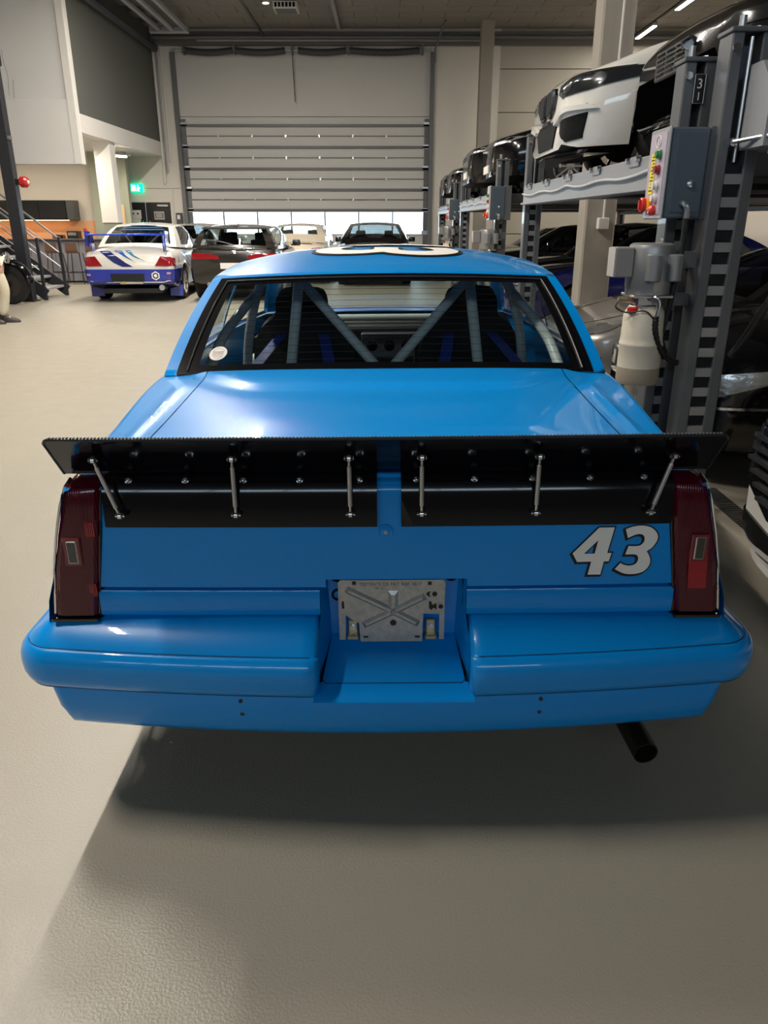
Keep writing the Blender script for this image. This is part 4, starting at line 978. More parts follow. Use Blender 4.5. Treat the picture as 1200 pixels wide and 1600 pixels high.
def on(t, bv, name, pts, d, mat, off=.004, depth=.012, step=.07, parent=None):
    o = patch_on(bv, pts, d, off, depth, step).build(name, mat, parent or t, smooth=30); return o
def both(t, bv, name, pts, d, mat, **k):
    a = on(t,bv,name,pts,d,mat,**k); b_ = on(t,bv,name,[(p[0],-p[1],p[2]) for p in pts],(d[0],-d[1],d[2]),mat,**k); return a,b_
FRONT=(-1,0,0); REAR=(1,0,0); FL=(-.75,-.66,0); RL=(.75,-.66,0); LEFT=(0,-1,0); TOP=(0,0,-1)
# ------------------------------------------------------------------ rally saloon with wing, white over blue
RBLUE = P('rally_blue',(.015,.035,.36),.25,coat=1); LBLUE = P('stripe_blue',(.01,.12,.50),.3,coat=.6); TEAL = P('stripe_teal',(.03,.28,.45),.3,coat=.6)
RIMW = P('rim_cream',(.72,.68,.58),.4)
ev, bv = car('rally_saloon','white and blue rally saloon with tall blue rear wing and striped trunk',dict(L=4.45,hw=.90,nose=.70,cowl=.98,belt=.93,deck=1.03,tail=.93,roof=1.45,R=.325,ws=(.95,.30),rw=(-.72,-1.42),tw=.60,bw=.80,paint=WHITE,rimm=RIMW,spokes=8,glassm=GLASST,tailw=.88,zl=.23),(-5.05,17.55),math.radians(93))
H=2.225
on(ev,bv,'rear_bumper',[(-H,y,z) for y,z in ((-.90,.62),(-.90,.34),(.90,.34),(.90,.62))],REAR,RBLUE,off=.025,depth=.02,step=.12)
both(ev,bv,'bumper_corner',[(-H+.0,.80,.62),(-H+.55,.92,.62),(-H+.55,.92,.36),(-H,.80,.30)],(.3,-.95,0),RBLUE,off=.02,depth=.02)
both(ev,bv,'tail_light',[(-H,.50,.68),(-H,.62,.86),(-H,.86,.84),(-H,.88,.67)],REAR,REDTL,off=.012)
both(ev,bv,'tail_light',[(-H+.02,.86,.68),(-H+.02,.86,.83),(-H+.22,.90,.82),(-H+.20,.90,.68)],(.35,-.93,0),REDTL,off=.01)
on(ev,bv,'plate_recess',[(-H,y,z) for y,z in ((-.28,.54),(-.28,.40),(.36,.40),(.36,.54))],REAR,BLACKS,off=.030,depth=.01)
def stripe(c,mat,off): on(ev,bv,'trunk_stripe',[(-H,y,z) for y,z in c],REAR,mat,off=off,step=.05)
stripe([(.55,.955),(.35,.955),(.20,.85),(.05,.74),(-.08,.665),(.12,.665),(.28,.74),(.42,.86)],P('stripe_navy',(.012,.02,.16),.3,coat=.6),.005)
stripe([(.27,.96),(.12,.96),(.02,.86),(-.12,.76),(-.28,.68),(-.14,.75),(.02,.83),(.14,.90)],LBLUE,.005)
stripe([(.06,.965),(-.04,.965),(-.12,.88),(-.24,.81),(-.31,.78),(-.16,.83),(-.06,.88)],TEAL,.005)
for k,(c,mt) in enumerate((([(-1.25,.90),(-1.45,.90),(-1.0,.66),(-.45,.50),(-.30,.50),(-.85,.68)],P('stripe_navy',(.012,.02,.16),.3,coat=.6)),([(-1.05,.92),(-1.2,.92),(-.7,.66),(.0,.52),(.2,.53),(-.5,.68)],LBLUE),([(-.85,.93),(-1.0,.93),(-.4,.70),(.5,.58),(.6,.59),(-.2,.74)],TEAL))):
    on(ev,bv,'side_stripe',[(x,-.9,z) for x,z in c],(0,1,0),mt,off=.004); on(ev,bv,'side_stripe',[(x,.9,z) for x,z in c],LEFT,mt,off=.004)
hx=[(-H,-.50+.085*math.cos(PI/3*k+PI/6),.50+.085*math.sin(PI/3*k+PI/6)) for k in range(6)]
st=on(ev,bv,'hexagon_sticker',hx,REAR,DECALW,off=.030); hx=[(-H,-.50+.062*math.cos(PI/3*k+PI/6),.50+.062*math.sin(PI/3*k+PI/6)) for k in range(6)]
on(ev,bv,'hexagon_ring',hx,REAR,P('stripe_navy',(.012,.02,.16),.3),off=.032,parent=st); on(ev,bv,'hexagon_core',[(-H,-.50+.035*math.cos(k),.50+.035*math.sin(k)) for k in range(0,6)],REAR,DECALW,off=.034,parent=st)
on(ev,bv,'sponsor_strip',[(-H,y,z) for y,z in ((.08,.345),(.08,.385),(-.24,.385),(-.24,.345))],REAR,DECALW,off=.034)
on(ev,bv,'sponsor_strip',[(-H,y,z) for y,z in ((.20,.34),(.20,.385),(.10,.395),(.08,.34))],REAR,P('sticker_gold',(.75,.60,.30),.5),off=.034)
on(ev,bv,'sponsor_sticker',[(-H,y,z) for y,z in ((-.72,.53),(-.72,.565),(-.86,.565),(-.86,.53))],REAR,P('sticker_pink',(.7,.35,.42),.5),off=.034)
on(ev,bv,'sponsor_sticker',[(-H,y,z) for y,z in ((.74,.50),(.74,.54),(.88,.54),(.88,.50))],REAR,P('sticker_pink',(.7,.35,.42),.5),off=.034)
on(ev,bv,'sponsor_sticker',[(-.1,-.9,.62),(-.1,-.9,.72),(-.32,-.9,.72),(-.32,-.9,.62)],(0,1,0),P('sticker_yellow',(.75,.65,.05),.5),off=.005)
on(ev,bv,'sponsor_sticker',[(.5,-.9,.42),(.5,-.9,.58),(.12,-.9,.58),(.12,-.9,.42)],(0,1,0),P('sticker_grey',(.5,.5,.5),.5),off=.005)
on(ev,bv,'tow_hook',[(-H,y,z) for y,z in ((-.945+.05,.57),(-.93+.05,.42),(-.96+.05,.42),(-.98+.05,.57))],REAR,P('hook_silver',(.6,.6,.6),.4,metal=.5),off=.036)
MB().box(-H+.02,-H+.5,-.60,.55,.17,.26,.01).build('rear_diffuser',BLACKS,ev)
MB().lathe([(.055,0),(.055,.3),(.045,.3),(.045,.02)],(-H-.03,-.60,.28),(1,0,0),18).build('exhaust_tip',STEEL,ev)
for s_ in (1,-1): MB().box(-1.78,-1.74,s_*.78-.13,s_*.78+.13,.08,.30,.008).build('mud_flap',RBLUE,ev)
wg=MB(); 
wg.grid([[(-2.16+dx,y,1.235+dz) for dx,dz in ((-.12,0),(-.09,.025),(.0,.035),(.10,.02),(.13,.0),(.0,.005),(-.12,0))] for y in lin(-.74,.74,10)]); wgo=wg.build('rear_wing',RBLUE,ev,smooth=50)
for s_ in (1,-1):
    MB().prism([(-2.32,1.04),(-2.02,1.02),(-2.02,1.30),(-2.30,1.32)],(0,s_*.74+.0,0),(1,0,0),(0,0,1),.025).build('wing_end_plate',RBLUE,wgo,smooth=None)
    MB().prism([(-2.20,.96),(-2.0,.96),(-2.06,1.245),(-2.22,1.245)],(0,s_*.68,0),(1,0,0),(0,0,1),.02).build('wing_stay',RBLUE,wgo,smooth=None)
    MB().prism(circ(.045,16),(-2.21,s_*.74+(.001 if s_>0 else -.027),1.15),(1,0,0),(0,0,1),.001).build('end_plate_badge',DECALW,wgo,smooth=None)
for z_,tx,sz in ((1.36,'SUPERSTAR',.11),(1.27,'TURBO DEALER TEAM',.10)):
    pass
SB=P('window_script_blue',(.10,.30,.75),.5)
for k,(z_,w_) in enumerate(((1.375,.26),(1.335,.40),(1.295,.44))):
    x_=-.93-(1.375-z_)*1.85; z_+=.035
    MB().box(x_-.004,x_+.004,-w_-.05,w_-.05,z_-.007,z_+.007).build('window_script',SB,ev,smooth=None)
for y in (-.4,.4): MB().tube([(-.9,y,1.28),(-1.2,y*.2,.95)],.02,8).build('cage_tube',CAGE,ev)
MB().tube([(-.75,-.55,.95),(-.72,-.5,1.33),(-.72,.5,1.33),(-.75,.55,.95)],.02,8).build('cage_tube',CAGE,ev)
both(ev,bv,'headlight',[(H-.1,.45,.58),(H-.1,.5,.72),(H-.4,.84,.76),(H-.35,.86,.62)],FL,LAMPC)
# ------------------------------------------------------------------ dark hatchback
CHP = P('graphite_paint',(.022,.019,.016),.25,coat=1)
hb, bv = car('hatchback','dark graphite hatchback with wide red tail lights and rear wiper',dict(L=4.15,hw=.90,nose=.74,cowl=1.0,belt=.95,deck=1.02,tail=.98,roof=1.42,R=.33,ws=(.85,.25),rw=(-1.62,-1.98),tw=.62,bw=.84,paint=CHP,tailw=.90,glassm=GLASSM,rwin=(.10,.90,.12,.92),swin=(.10,.93)),(-2.95,17.55),math.radians(90.5))
H=2.075
both(hb,bv,'tail_light',[(-H,.28,.80),(-H,.28,.87),(-H,.62,.91),(-H,.86,.91),(-H,.88,.80)],REAR,REDTL,off=.01)
both(hb,bv,'tail_light',[(-H+.02,.84,.80),(-H+.02,.84,.91),(-H+.2,.9,.91),(-H+.16,.9,.80)],(.35,-.93,0),REDTL,off=.01)
on(hb,bv,'licence_plate',[(-H,y,z) for y,z in ((-.26,.62),(-.26,.73),(.26,.73),(.26,.62))],REAR,DECALW,off=.01)
on(hb,bv,'rear_badge',[(-H,y,z) for y,z in ((-.05,.90),(-.05,.96),(.05,.96),(.05,.90))],REAR,CHROME,off=.01)
MB().prism([(-.62,.0),(.62,.0),(.60,.18),(-.60,.18)],(-1.80,0,1.372),(0,1,0),(1,0,.12),.03).build('roof_spoiler',CHP,hb,smooth=None)
MB().tube([(-2.03,.0,1.06),(-1.99,.25,1.12),(-1.95,.5,1.14)],.012,6).build('rear_wiper',BLACKS,hb)
MB().prism([(-.10,0),(.10,0),(-.05,.06),(-.08,.06)],(-1.2,.01,1.40),(1,0,0),(0,0,1),.02).build('antenna_fin',CHP,hb,smooth=None)
for s_ in (1,-1): MB().lathe([(.04,0),(.04,.2),(.032,.2),(.032,0)],(-H-.02,s_*.5,.33),(1,0,0),14).build('exhaust_tip',CHROME,hb)
# ------------------------------------------------------------------ silver estate behind the rally saloon
SILV = P('silver_paint',(.42,.41,.40),.25,metal=.3,coat=1)
es, bv = car('estate_car','pale silver estate car parked ahead of the rally saloon',dict(L=4.3,hw=.88,roof=1.43,rw=(-1.55,-1.95),deck=1.02,tail=.96,belt=.95,cowl=1.0,nose=.74,ws=(.9,.25),paint=SILV,glassm=GLASST),(-4.95,22.2),math.radians(90))
both(es,bv,'tail_light',[(-2.15,.55,.80),(-2.15,.55,.92),(-2.15,.86,.94),(-2.15,.86,.78)],REAR,REDTL,off=.01)
# ------------------------------------------------------------------ cream coupe
CREAM = P('cream_paint',(.74,.64,.50),.25,coat=1)
cp, bv = car('coupe','cream white coupe with rounded tail parked by the overhead door',dict(L=4.3,hw=.90,roof=1.42,rw=(-.55,-1.60),deck=1.0,tail=.86,belt=.95,cowl=.98,nose=.70,ws=(.9,.28),tw=.58,paint=CREAM,glassm=GLASSM,rwin=(.12,.88,.12,.62)),(-2.22,21.9),math.radians(88))
both(cp,bv,'tail_light',[(-2.15,.50,.78),(-2.15,.50,.86),(-2.15,.84,.89),(-2.15,.86,.77)],REAR,REDTL,off=.01)
MB().prism([(-.5,0),(.5,0),(.45,.12),(-.45,.12)],(-1.98,0,1.0),(0,1,0),(1,0,.1),.02).build('tail_spoiler',CREAM,cp,smooth=None)
# ------------------------------------------------------------------ black coupe facing the door
bc, bv = car('coupe','glossy black coupe with both wing mirrors out beside the cream coupe',dict(L=4.4,hw=.93,roof=1.45,rw=(-.6,-1.75),deck=1.0,tail=.84,belt=.94,cowl=.98,nose=.66,ws=(.9,.25),tw=.60,paint=BLACKG,glassm=GLASST,rwin=(.08,.92,.10,.80)),(-.24,21.3),math.radians(90))
both(bc,bv,'tail_light',[(-2.2,.40,.80),(-2.2,.40,.85),(-2.2,.86,.88),(-2.2,.86,.80)],REAR,REDTL,off=.01)
# ------------------------------------------------------------------ lift cars: noses point to the aisle (-X)
PZ = 1.83      # top of the raised platforms
NOSE = 1.40
def intake_mesh(t,bv,name,pts,d,off=.006,par=None): return on(t,bv,name,pts,d,P('grille_mesh',(.004,.004,.0045),.6,spec=.15,bump=(220,.8,.01)),off=off,parent=par)
SPW=P('sport_white',(.78,.75,.69),.28,coat=1)
bm_, bv = car('sports_saloon','white sports saloon with black twin-oval grille raised on the lift',dict(L=4.67,hw=.935,nose=.70,cowl=1.0,belt=.96,deck=1.05,tail=.95,roof=1.42,R=.335,xf=1.50,xr=-1.31,ws=(.75,.05),rw=(-.9,-1.65),paint=SPW,mo=-.10,nosew=.66,rimm=P('rim_black',(.02,.02,.02),.3,metal=.5),zl=.17),(NOSE-.03+2.335,7.06),math.radians(180),z=PZ)
H=2.335
for s_ in (1,-1):
    k=on(bm_,bv,'kidney_grille',[(H,s_*y,z) for y,z in ((.035,.46),(.03,.57),(.06,.635),(.16,.655),(.30,.64),(.34,.59),(.27,.49),(.16,.44))],FRONT,BLACKG,off=.022,step=.05)
    for j in range(7):
        y=s_*(.065+.037*j); z0=.47-.0*j+(.0 if j<4 else .02*(j-3)); z1=.635-(.012 if j>4 else 0)
        on(bm_,bv,'grille_slat',[(H,y-.007,z0),(H,y+.007,z0),(H,y+.007,z1),(H,y-.007,z1)],FRONT,P('slat_black',(.03,.03,.032),.2,coat=1),off=.034,parent=k)
    h=on(bm_,bv,'headlight',[(H-.05,s_*.36,.635),(H-.05,s_*.35,.58),(H-.10,s_*.45,.535),(H-.25,s_*.66,.565),(H-.55,s_*.86,.645),(H-.85,s_*.92,.725),(H-.5,s_*.83,.71),(H-.2,s_*.58,.68)],(-.75,-.66*s_,0),LAMPK,off=.010,step=.05)
    for q,(x_,y_,z_) in enumerate(((H-.14,.50,.605),(H-.32,.70,.64))):
        on(bm_,bv,'lamp_ring',[(x_+.05*math.cos(a)*.66,s_*(y_-.05*math.cos(a)*.75),z_+.042*math.sin(a)) for a in [2*PI*i/12 for i in range(12)]],(-.75,-.66*s_,0),P('projector_grey',(.10,.105,.11),.15,metal=.6,coat=1),off=.014,parent=h)
    on(bm_,bv,'lamp_brow',[(H-.06,s_*.37,.64),(H-.2,s_*.58,.686),(H-.5,s_*.83,.716),(H-.5,s_*.83,.704),(H-.2,s_*.58,.672),(H-.06,s_*.37,.628)],(-.75,-.66*s_,0),CHROME,off=.014,parent=h)
    intake_mesh(bm_,bv,'side_intake',[(H-.05,s_*.50,.38),(H-.15,s_*.78,.42),(H-.15,s_*.74,.25),(H-.1,s_*.60,.23),(H-.05,s_*.50,.30)],(-.9,-.43*s_,0),off=.012)
    on(bm_,bv,'intake_blade',[(H-.02,s_*.34,.39),(H-.10,s_*.60,.47),(H-.18,s_*.80,.47),(H-.2,s_*.84,.44),(H-.12,s_*.62,.435),(H-.03,s_*.36,.365)],(-.9,-.43*s_,0),SPW,off=.035,depth=.02)
    on(bm_,bv,'parking_sensor',[(H-.2+.0,s_*(.72+.012*math.cos(a)),.47+.014*math.sin(a)) for a in [2*PI*i/10 for i in range(10)]],(-.8,-.6*s_,0),P('sensor_grey',(.45,.43,.40),.4),off=.004)
    on(bm_,bv,'sensor_hole',[(H-.45,s_*(.80+.0*math.cos(a)),.56+.016*math.sin(a)) if False else (H-.5+.015*math.cos(a),s_*.85,.50+.015*math.sin(a)) for a in [2*PI*i/10 for i in range(10)]],(-.3,-.95*s_,0),DECALK,off=.004)
intake_mesh(bm_,bv,'centre_intake',[(H,y,z) for y,z in ((-.38,.36),(-.28,.22),(.28,.22),(.38,.36),(.28,.41),(-.28,.41))],FRONT,off=.012)
MB().grid([[(H+.05-.10*(y/.9)**2*1.6-.02+dx,y,.145+dz) for dx,dz in ((0,0),(-.02,.025),(-.20,.03),(-.20,-.005),(0,-.005))] for y in lin(-.88,.88,20)]).build('front_splitter',BLACKG,bm_,smooth=40)
on(bm_,bv,'plate_holder',[(H,y,z) for y,z in ((-.14,.40),(.12,.40),(.12,.43),(-.14,.43))],FRONT,DECALK,off=.02)
# black car on the lift in front: open front end as black patches that stand for its shade
bk_, bv = car('grand_tourer','black grand tourer raised on the lift beside the control box',dict(L=4.75,hw=.94,nose=.70,cowl=1.0,belt=.96,deck=1.08,tail=.95,roof=1.40,R=.36,xf=1.42,xr=-1.4,mo=-.10,paint=P('black_brown_paint',(.012,.010,.009),.18,coat=1),nosew=.70,ws=(.6,-.05),zl=.20,glassm=GLASST),(NOSE+.30+2.375,5.08),math.radians(180),z=PZ)
H=2.375
on(bk_,bv,'front_opening_shade',[(H,y,z) for y,z in ((-.62,.24),(.60,.24),(.70,.42),(.60,.50),(-.60,.50),(-.70,.42))],FRONT,OPENK,off=.01)
both(bk_,bv,'side_opening_shade',[(H-.1,.62,.26),(H-.42,.90,.30),(H-.42,.90,.48),(H-.1,.64,.49)],FL,OPENK,off=.01)
MB().box(H-.02,H+.03,-.24,.28,.46,.62,.008).build('plate_carrier',PLASTK,bk_)
for j in range(5):
    for i in range(3): MB().box(H+.028,H+.036,-.20+.16*i,-.08+.16*i,.485+.026*j,.495+.026*j).build('carrier_slot',BLACKG,bk_,smooth=None)
both(bk_,bv,'headlight',[(H-.15,.52,.56),(H-.45,.86,.62),(H-.75,.9,.70),(H-.5,.84,.70),(H-.2,.55,.63)],FL,LAMPK,off=.008)
for k,(zz,ext) in enumerate(((.185,.06),(.235,.03))):
    MB().grid([[(H+ext-.30*(y/.95)**2+dx,y,zz+dz) for dx,dz in ((0,0),(-.015,.018),(-.16,.022),(-.16,-.006),(0,-.006))] for y in lin(-.93,.93,24)]).build('splitter_lip',P('lip_gloss',(.03,.03,.032),.08,coat=1),bk_,smooth=40)
both(bk_,bv,'side_badge',[(H-.95,.93,.70),(H-1.25,.93,.72),(H-1.25,.93,.77),(H-.98,.93,.76)],LEFT,BLACKS,off=.008)
st=MB().tube([(H+.04,.30,.56),(H-.06,.42,-.02)],.014,8).build('prop_rod',P('prop_grey',(.22,.23,.23),.4,metal=.6),bk_)
MB().lathe([(.03,-.02),(.03,.02)],(H+.04,.30,.57),(0,1,0),14).build('rod_knob',BLACKG,st)
# cars on the lifts further away
u1, bv = car('saloon_car','glossy black saloon raised on the second lift from the control box',dict(L=4.8,hw=.95,roof=1.42,mo=-.1,paint=BLACKG,nosew=.66,nose=.72),(NOSE-.05+2.4,13.6),math.radians(180),z=PZ)
both(u1,bv,'headlight',[(2.3,.42,.62),(2.2,.62,.64),(1.95,.84,.72),(2.2,.60,.72),(2.33,.40,.68)],FL,LAMPC)
on(u1,bv,'grille',[(2.4,y,z) for y,z in ((-.35,.36),(.35,.36),(.38,.56),(-.38,.56))],FRONT,P('slat_black',(.03,.03,.032),.2,coat=1),off=.01)
on(u1,bv,'licence_plate',[(2.4,y,z) for y,z in ((-.24,.30),(.24,.30),(.24,.40),(-.24,.40))],FRONT,PAPER,off=.02)
u2, bv = car('saloon_car','black low saloon raised on the second lift next to the concrete column side',dict(L=4.6,hw=.93,roof=1.38,mo=-.1,paint=BLACKG,nosew=.66,nose=.68),(NOSE+.05+2.3,11.65),math.radians(180),z=PZ)
both(u2,bv,'headlight',[(2.2,.42,.58),(2.1,.62,.60),(1.85,.84,.69),(2.1,.60,.68),(2.23,.40,.64)],FL,LAMPC)
on(u2,bv,'licence_plate',[(2.3,y,z) for y,z in ((-.24,.28),(.24,.28),(.24,.38),(-.24,.38))],FRONT,PAPER,off=.02)
for k,(yy,lb) in enumerate(((17.82,'black car raised on the furthest lift, beside the second lift'),(19.80,'black car raised on the furthest lift, close to the overhead door'))):
    u, bv = car('raised_car',lb,dict(L=4.5,hw=.92,roof=1.36,mo=-.1,paint=BLACKG,nosew=.66,nose=.66),(NOSE+.0+2.25,yy),math.radians(180),z=PZ)
    both(u,bv,'headlight',[(2.15,.42,.56),(2.05,.62,.58),(1.80,.84,.68),(2.05,.60,.66),(2.18,.40,.62)],FL,LAMPC)
# cars standing under the lifts
GT=P('grey_metallic',(.30,.285,.265),.3,metal=.45,coat=1)
po, bv = car('rear_engine_coupe','silver grey sports coupe with round headlights under the lift',dict(L=4.4,hw=.90,nose=.62,cowl=.94,belt=.88,deck=.90,tail=.75,roof=1.29,mo=-.1,paint=GT,nosew=.62,ws=(.75,.15),rw=(-.55,-1.75),zl=.14,xf=1.2),(1.52+2.2,7.10),math.radians(180))
H=2.2
for s_ in (1,-1):
    on(po,bv,'headlight',[(H-.38+.17*math.cos(a),s_*(.64-.06*math.cos(a)),.64+.10*math.sin(a)) for a in [2*PI*i/16 for i in range(16)]],(-.75,-.4*s_,-.35),LAMPC,off=.012)
    on(po,bv,'turn_lamp',[(H-.06,s_*.45,.38),(H-.06,s_*.45,.445),(H-.30,s_*.80,.45),(H-.30,s_*.80,.39)],(-.8,-.6*s_,0),LAMPC,off=.010)
    on(po,bv,'bumper_intake',[(H-.05,s_*.40,.20),(H-.05,s_*.40,.33),(H-.30,s_*.78,.34),(H-.28,s_*.74,.22)],(-.8,-.6*s_,0),DARK,off=.008)
ln=[(H-.02-.45*t,.62*t**.7,.70) for t in lin(0,1,8)]
for s_ in (1,-1):
    mm=MB(); pts=[]
    for x_,y_ in ((H-.10,.02),(H-.13,.22),(H-.25,.40),(H-.55,.50),(H-1.1,.58),(H-1.4,.62)):
        h_,_,_,_=bv.ray_cast(Vector((x_,s_*y_,3)),Vector((0,0,-1)))
        if h_: pts.append(h_)
    mm.tube(spline(pts,4),.004,5).build('bonnet_seam',DARK,po)
mb_, bv = car('saloon_car','black saloon with large clear headlights under the lift, behind the lift post',dict(L=4.7,hw=.93,nose=.72,cowl=1.0,belt=.94,deck=1.0,roof=1.42,mo=-.1,paint=BLACKG,nosew=.66,ws=(.65,.0)),(1.72+2.35,5.12),math.radians(180))
H=2.35
both(mb_,bv,'headlight',[(H-.10,.42,.51),(H-.10,.40,.61),(H-.30,.62,.665),(H-.72,.90,.735),(H-.55,.88,.65),(H-.30,.74,.55)],FL,LAMPC,off=.012,step=.05)
both(mb_,bv,'headlight_lens',[(H-.17+.05*math.cos(a),.50-.05*math.cos(a),.585+.045*math.sin(a)) for a in [2*PI*i/12 for i in range(12)]],FL,LAMPK,off=.018)
on(mb_,bv,'chrome_strip',[(H,y,z) for y,z in ((-.70,.46),(.70,.46),(.70,.475),(-.70,.475))],FRONT,CHROME,off=.012)
both(mb_,bv,'chrome_strip',[(H-.12,.60,.47),(H-.12,.60,.485),(H-.5,.90,.50),(H-.5,.90,.485)],FL,CHROME,off=.01)
on(mb_,bv,'grille',[(H,y,z) for y,z in ((-.32,.50),(.32,.50),(.36,.66),(-.36,.66))],FRONT,BLACKS,off=.012)
NAVY=P('navy_paint',(.006,.008,.085),.2,coat=1)
for yy,lb,pt,sp in ((11.75,'deep blue saloon under the second lift behind the concrete column',NAVY,dict(roof=1.43)),(13.75,'black hatchback standing under the second lift',BLACKG,dict(roof=1.45)),(17.82,'dark car standing under the furthest lift',BLACKG,dict(roof=1.40)),(19.8,'dark low car under the furthest lift by the overhead door',BLACKG,dict(roof=1.35))):
    d_=dict(L=4.6,hw=.92,mo=-.1,paint=pt,nosew=.66,nose=.70,ws=(.75,.05)); d_.update(sp)
    q, bv = car('parked_car',lb,d_,(1.75+2.3,yy),math.radians(180))
    both(q,bv,'headlight',[(2.2,.42,.56),(2.1,.62,.58),(1.85,.84,.69),(2.1,.60,.68),(2.23,.40,.64)],FL,LAMPC)
# white hatchback whose nose reaches into view beside the stock car
wh, bv = car('compact_car','white compact car with large black honeycomb grille beside the stock car',dict(L=4.2,hw=.90,nose=.78,cowl=1.0,belt=.95,deck=1.0,tail=.9,roof=1.45,paint=SPW,nosew=.70,ws=(.7,.15),rw=(-1.3,-1.85),zl=.15),(1.60+2.1,2.50),math.radians(180))
H=2.1
gk=on(wh,bv,'front_grille',[(H,y,z) for y,z in ((-.72,.60),(-.60,.44),(-.40,.34),(.40,.34),(.60,.44),(.72,.60),(.64,.70),(-.64,.70))],FRONT,BLACKG,off=.02)
for j in range(6): on(wh,bv,'grille_bar',[(H,y,z) for y,z in ((-.66+.04*abs(j-4),.40+.05*j),(.66-.04*abs(j-4),.40+.05*j),(.66-.04*abs(j-4),.415+.05*j),(-.66+.04*abs(j-4),.415+.05*j))],FRONT,P('slat_black',(.03,.03,.032),.2,coat=1),off=.034,parent=gk)
both(wh,bv,'lower_intake',[(H-.02,.30,.16),(H-.02,.30,.27),(H-.12,.66,.33),(H-.30,.86,.30),(H-.26,.84,.17)],(-.85,-.5,0),BLACKG,off=.012)
both(wh,bv,'headlight',[(H-.1,.50,.66),(H-.45,.84,.72),(H-.7,.9,.80),(H-.4,.80,.79),(H-.1,.50,.73)],FL,LAMPK,off=.01)
MB().grid([[(H+.02-.28*(y/.88)**4+dx,y,.125+dz) for dx,dz in ((0,0),(-.01,.022),(-.14,.025),(-.14,-.004),(0,-.004))] for y in lin(-.86,.86,20)]).build('front_lip',SPW,wh,smooth=40)
# ------------------------------------------------------------------ parking lifts
RUNG=P('rung_steel',(.36,.36,.37),.4,metal=.6); SLOT=P('slot_black',(.006,.006,.007),.7)
HOSE=P('hose_black',(.012,.012,.012),.5)
_rung={}
def post(par,x,y,top=2.27,w=.17,d=.13,rungs=True,name='post',rod=True):
    o=MB()
    o.box(-w/2,-w/2+.055,-d/2,d/2,.012,top,.006).box(w/2-.055,w/2,-d/2,d/2,.012,top,.006).box(-w/2+.05,w/2-.05,d/2-.02,d/2,.012,top).box(-w/2-.05,w/2+.05,-d/2-.05,d/2+.05,0,.014).box(-w/2-.008,w/2+.008,-d/2-.008,d/2+.008,top,top+.02,.004)
    p=o.build(name,LGREY,par,smooth=None); p.location=(x,y,0)
    b_=MB().box(-w/2+.055,w/2-.055,-d/2+.022,-d/2+.03,.02,1.74).build('slot_back',SLOT,p,smooth=None)
    if rungs:
        for k in range(17):
            if w not in _rung: r=_rung[w]=MB().box(-w/2+.052,w/2-.052,-d/2+.006,-d/2+.022,-.022,.022).build('rung',RUNG,p,smooth=None)
            else: r=_rung[w].copy(); C.objects.link(r); r.parent=p
            r.location=(0,0,.08+.10*k)
    if rod: MB().tube([(-.01,-d/2+.0,1.75),(-.01,-d/2+.0,top-.02)],.009,8).build('lock_rod',STEEL,p)
    MB().tube([(-.03,0,top),(-.03,0,top+.075)],.016,10).build('stud',STEEL,p)
    MB().lathe([(.016,0),(.016,.014)],(.04,0,top+.02),(0,0,1),6).build('bolt',CHROME,p)
    MB().lathe([(.018,0),(.018,-.012)],(-w/2+.02,-d/2,top-.06),(0,1,0),6).build('bolt',CHROME,p)
    return p
def lift(label,y0,y1,xf=1.5,xb=6.1,units=True,back=True):
    t=thing('parking_lift',label,'car lift',((xf+xb)/2,(y0+y1)/2,0)); ox,oy=(xf+xb)/2,(y0+y1)/2
    L=lambda x,y:(x-ox,y-oy)
    post(t,*L(xf-.0,y0),top=2.2,w=.15,rod=False); post(t,*L(xf,y1))
    if back: post(t,*L(xb,y0),rungs=False); post(t,*L(xb,y1),rungs=False)
    for x in ((xf-.06,xb) if back else (xf-.06,)):
        bx_,_=L(x,0); a=y0+.09-oy; b_=y1-.09-oy
        cb=MB().box(bx_-.05,bx_+.05,a,b_,PZ-.17,PZ-.01,.008).box(bx_-.075,bx_+.05,a,b_,PZ-.185,PZ-.165,.004).build('cross_beam',LGREYL,t,smooth=None)
        if x<3:
            for k in range(5):
                yy=a+.35+(b_-a-.7)*k/4; MB().box(bx_-.058,bx_-.045,yy-.085,yy+.085,PZ-.055,PZ+.0,.004).build('hinge_plate',LGREYL,cb,smooth=None)
                for e in (-.09,.09): MB().lathe([(.016,0),(.016,-.02)],(bx_-.058,yy+e,PZ-.02),(1,0,0),8).build('hinge_bolt',STEEL,cb)
            pts=[(bx_-.066,a+.05+(b_-a-.1)*k/14,PZ-.085-.022*abs(math.sin(k*PI/3.5))) for k in range(15)]
            MB().tube(spline(pts,4),.008,6).build('release_cable',P('cable_white',(.55,.55,.55),.5),cb)
    x0,_=L(xf+.02,0); x1,_=L(xb-.06,0)
    ym=(y1-y0)/2
    PLAT=P('platform_dark',(.045,.046,.05),.5)
    for c in (y0+ym*.5-oy+.02,y0+ym*1.5-oy-.02):
        for e in (-.78,.78):
            MB().box(x0,x1,c+e-.24,c+e+.24,PZ-.13,PZ-.001,.01).build('runway',PLAT,t,smooth=None)
        MB().box(x0+.1,x1,c-.54,c+.54,PZ-.09,PZ-.06).build('drip_tray',PLAT,t,smooth=None)
    return t,L
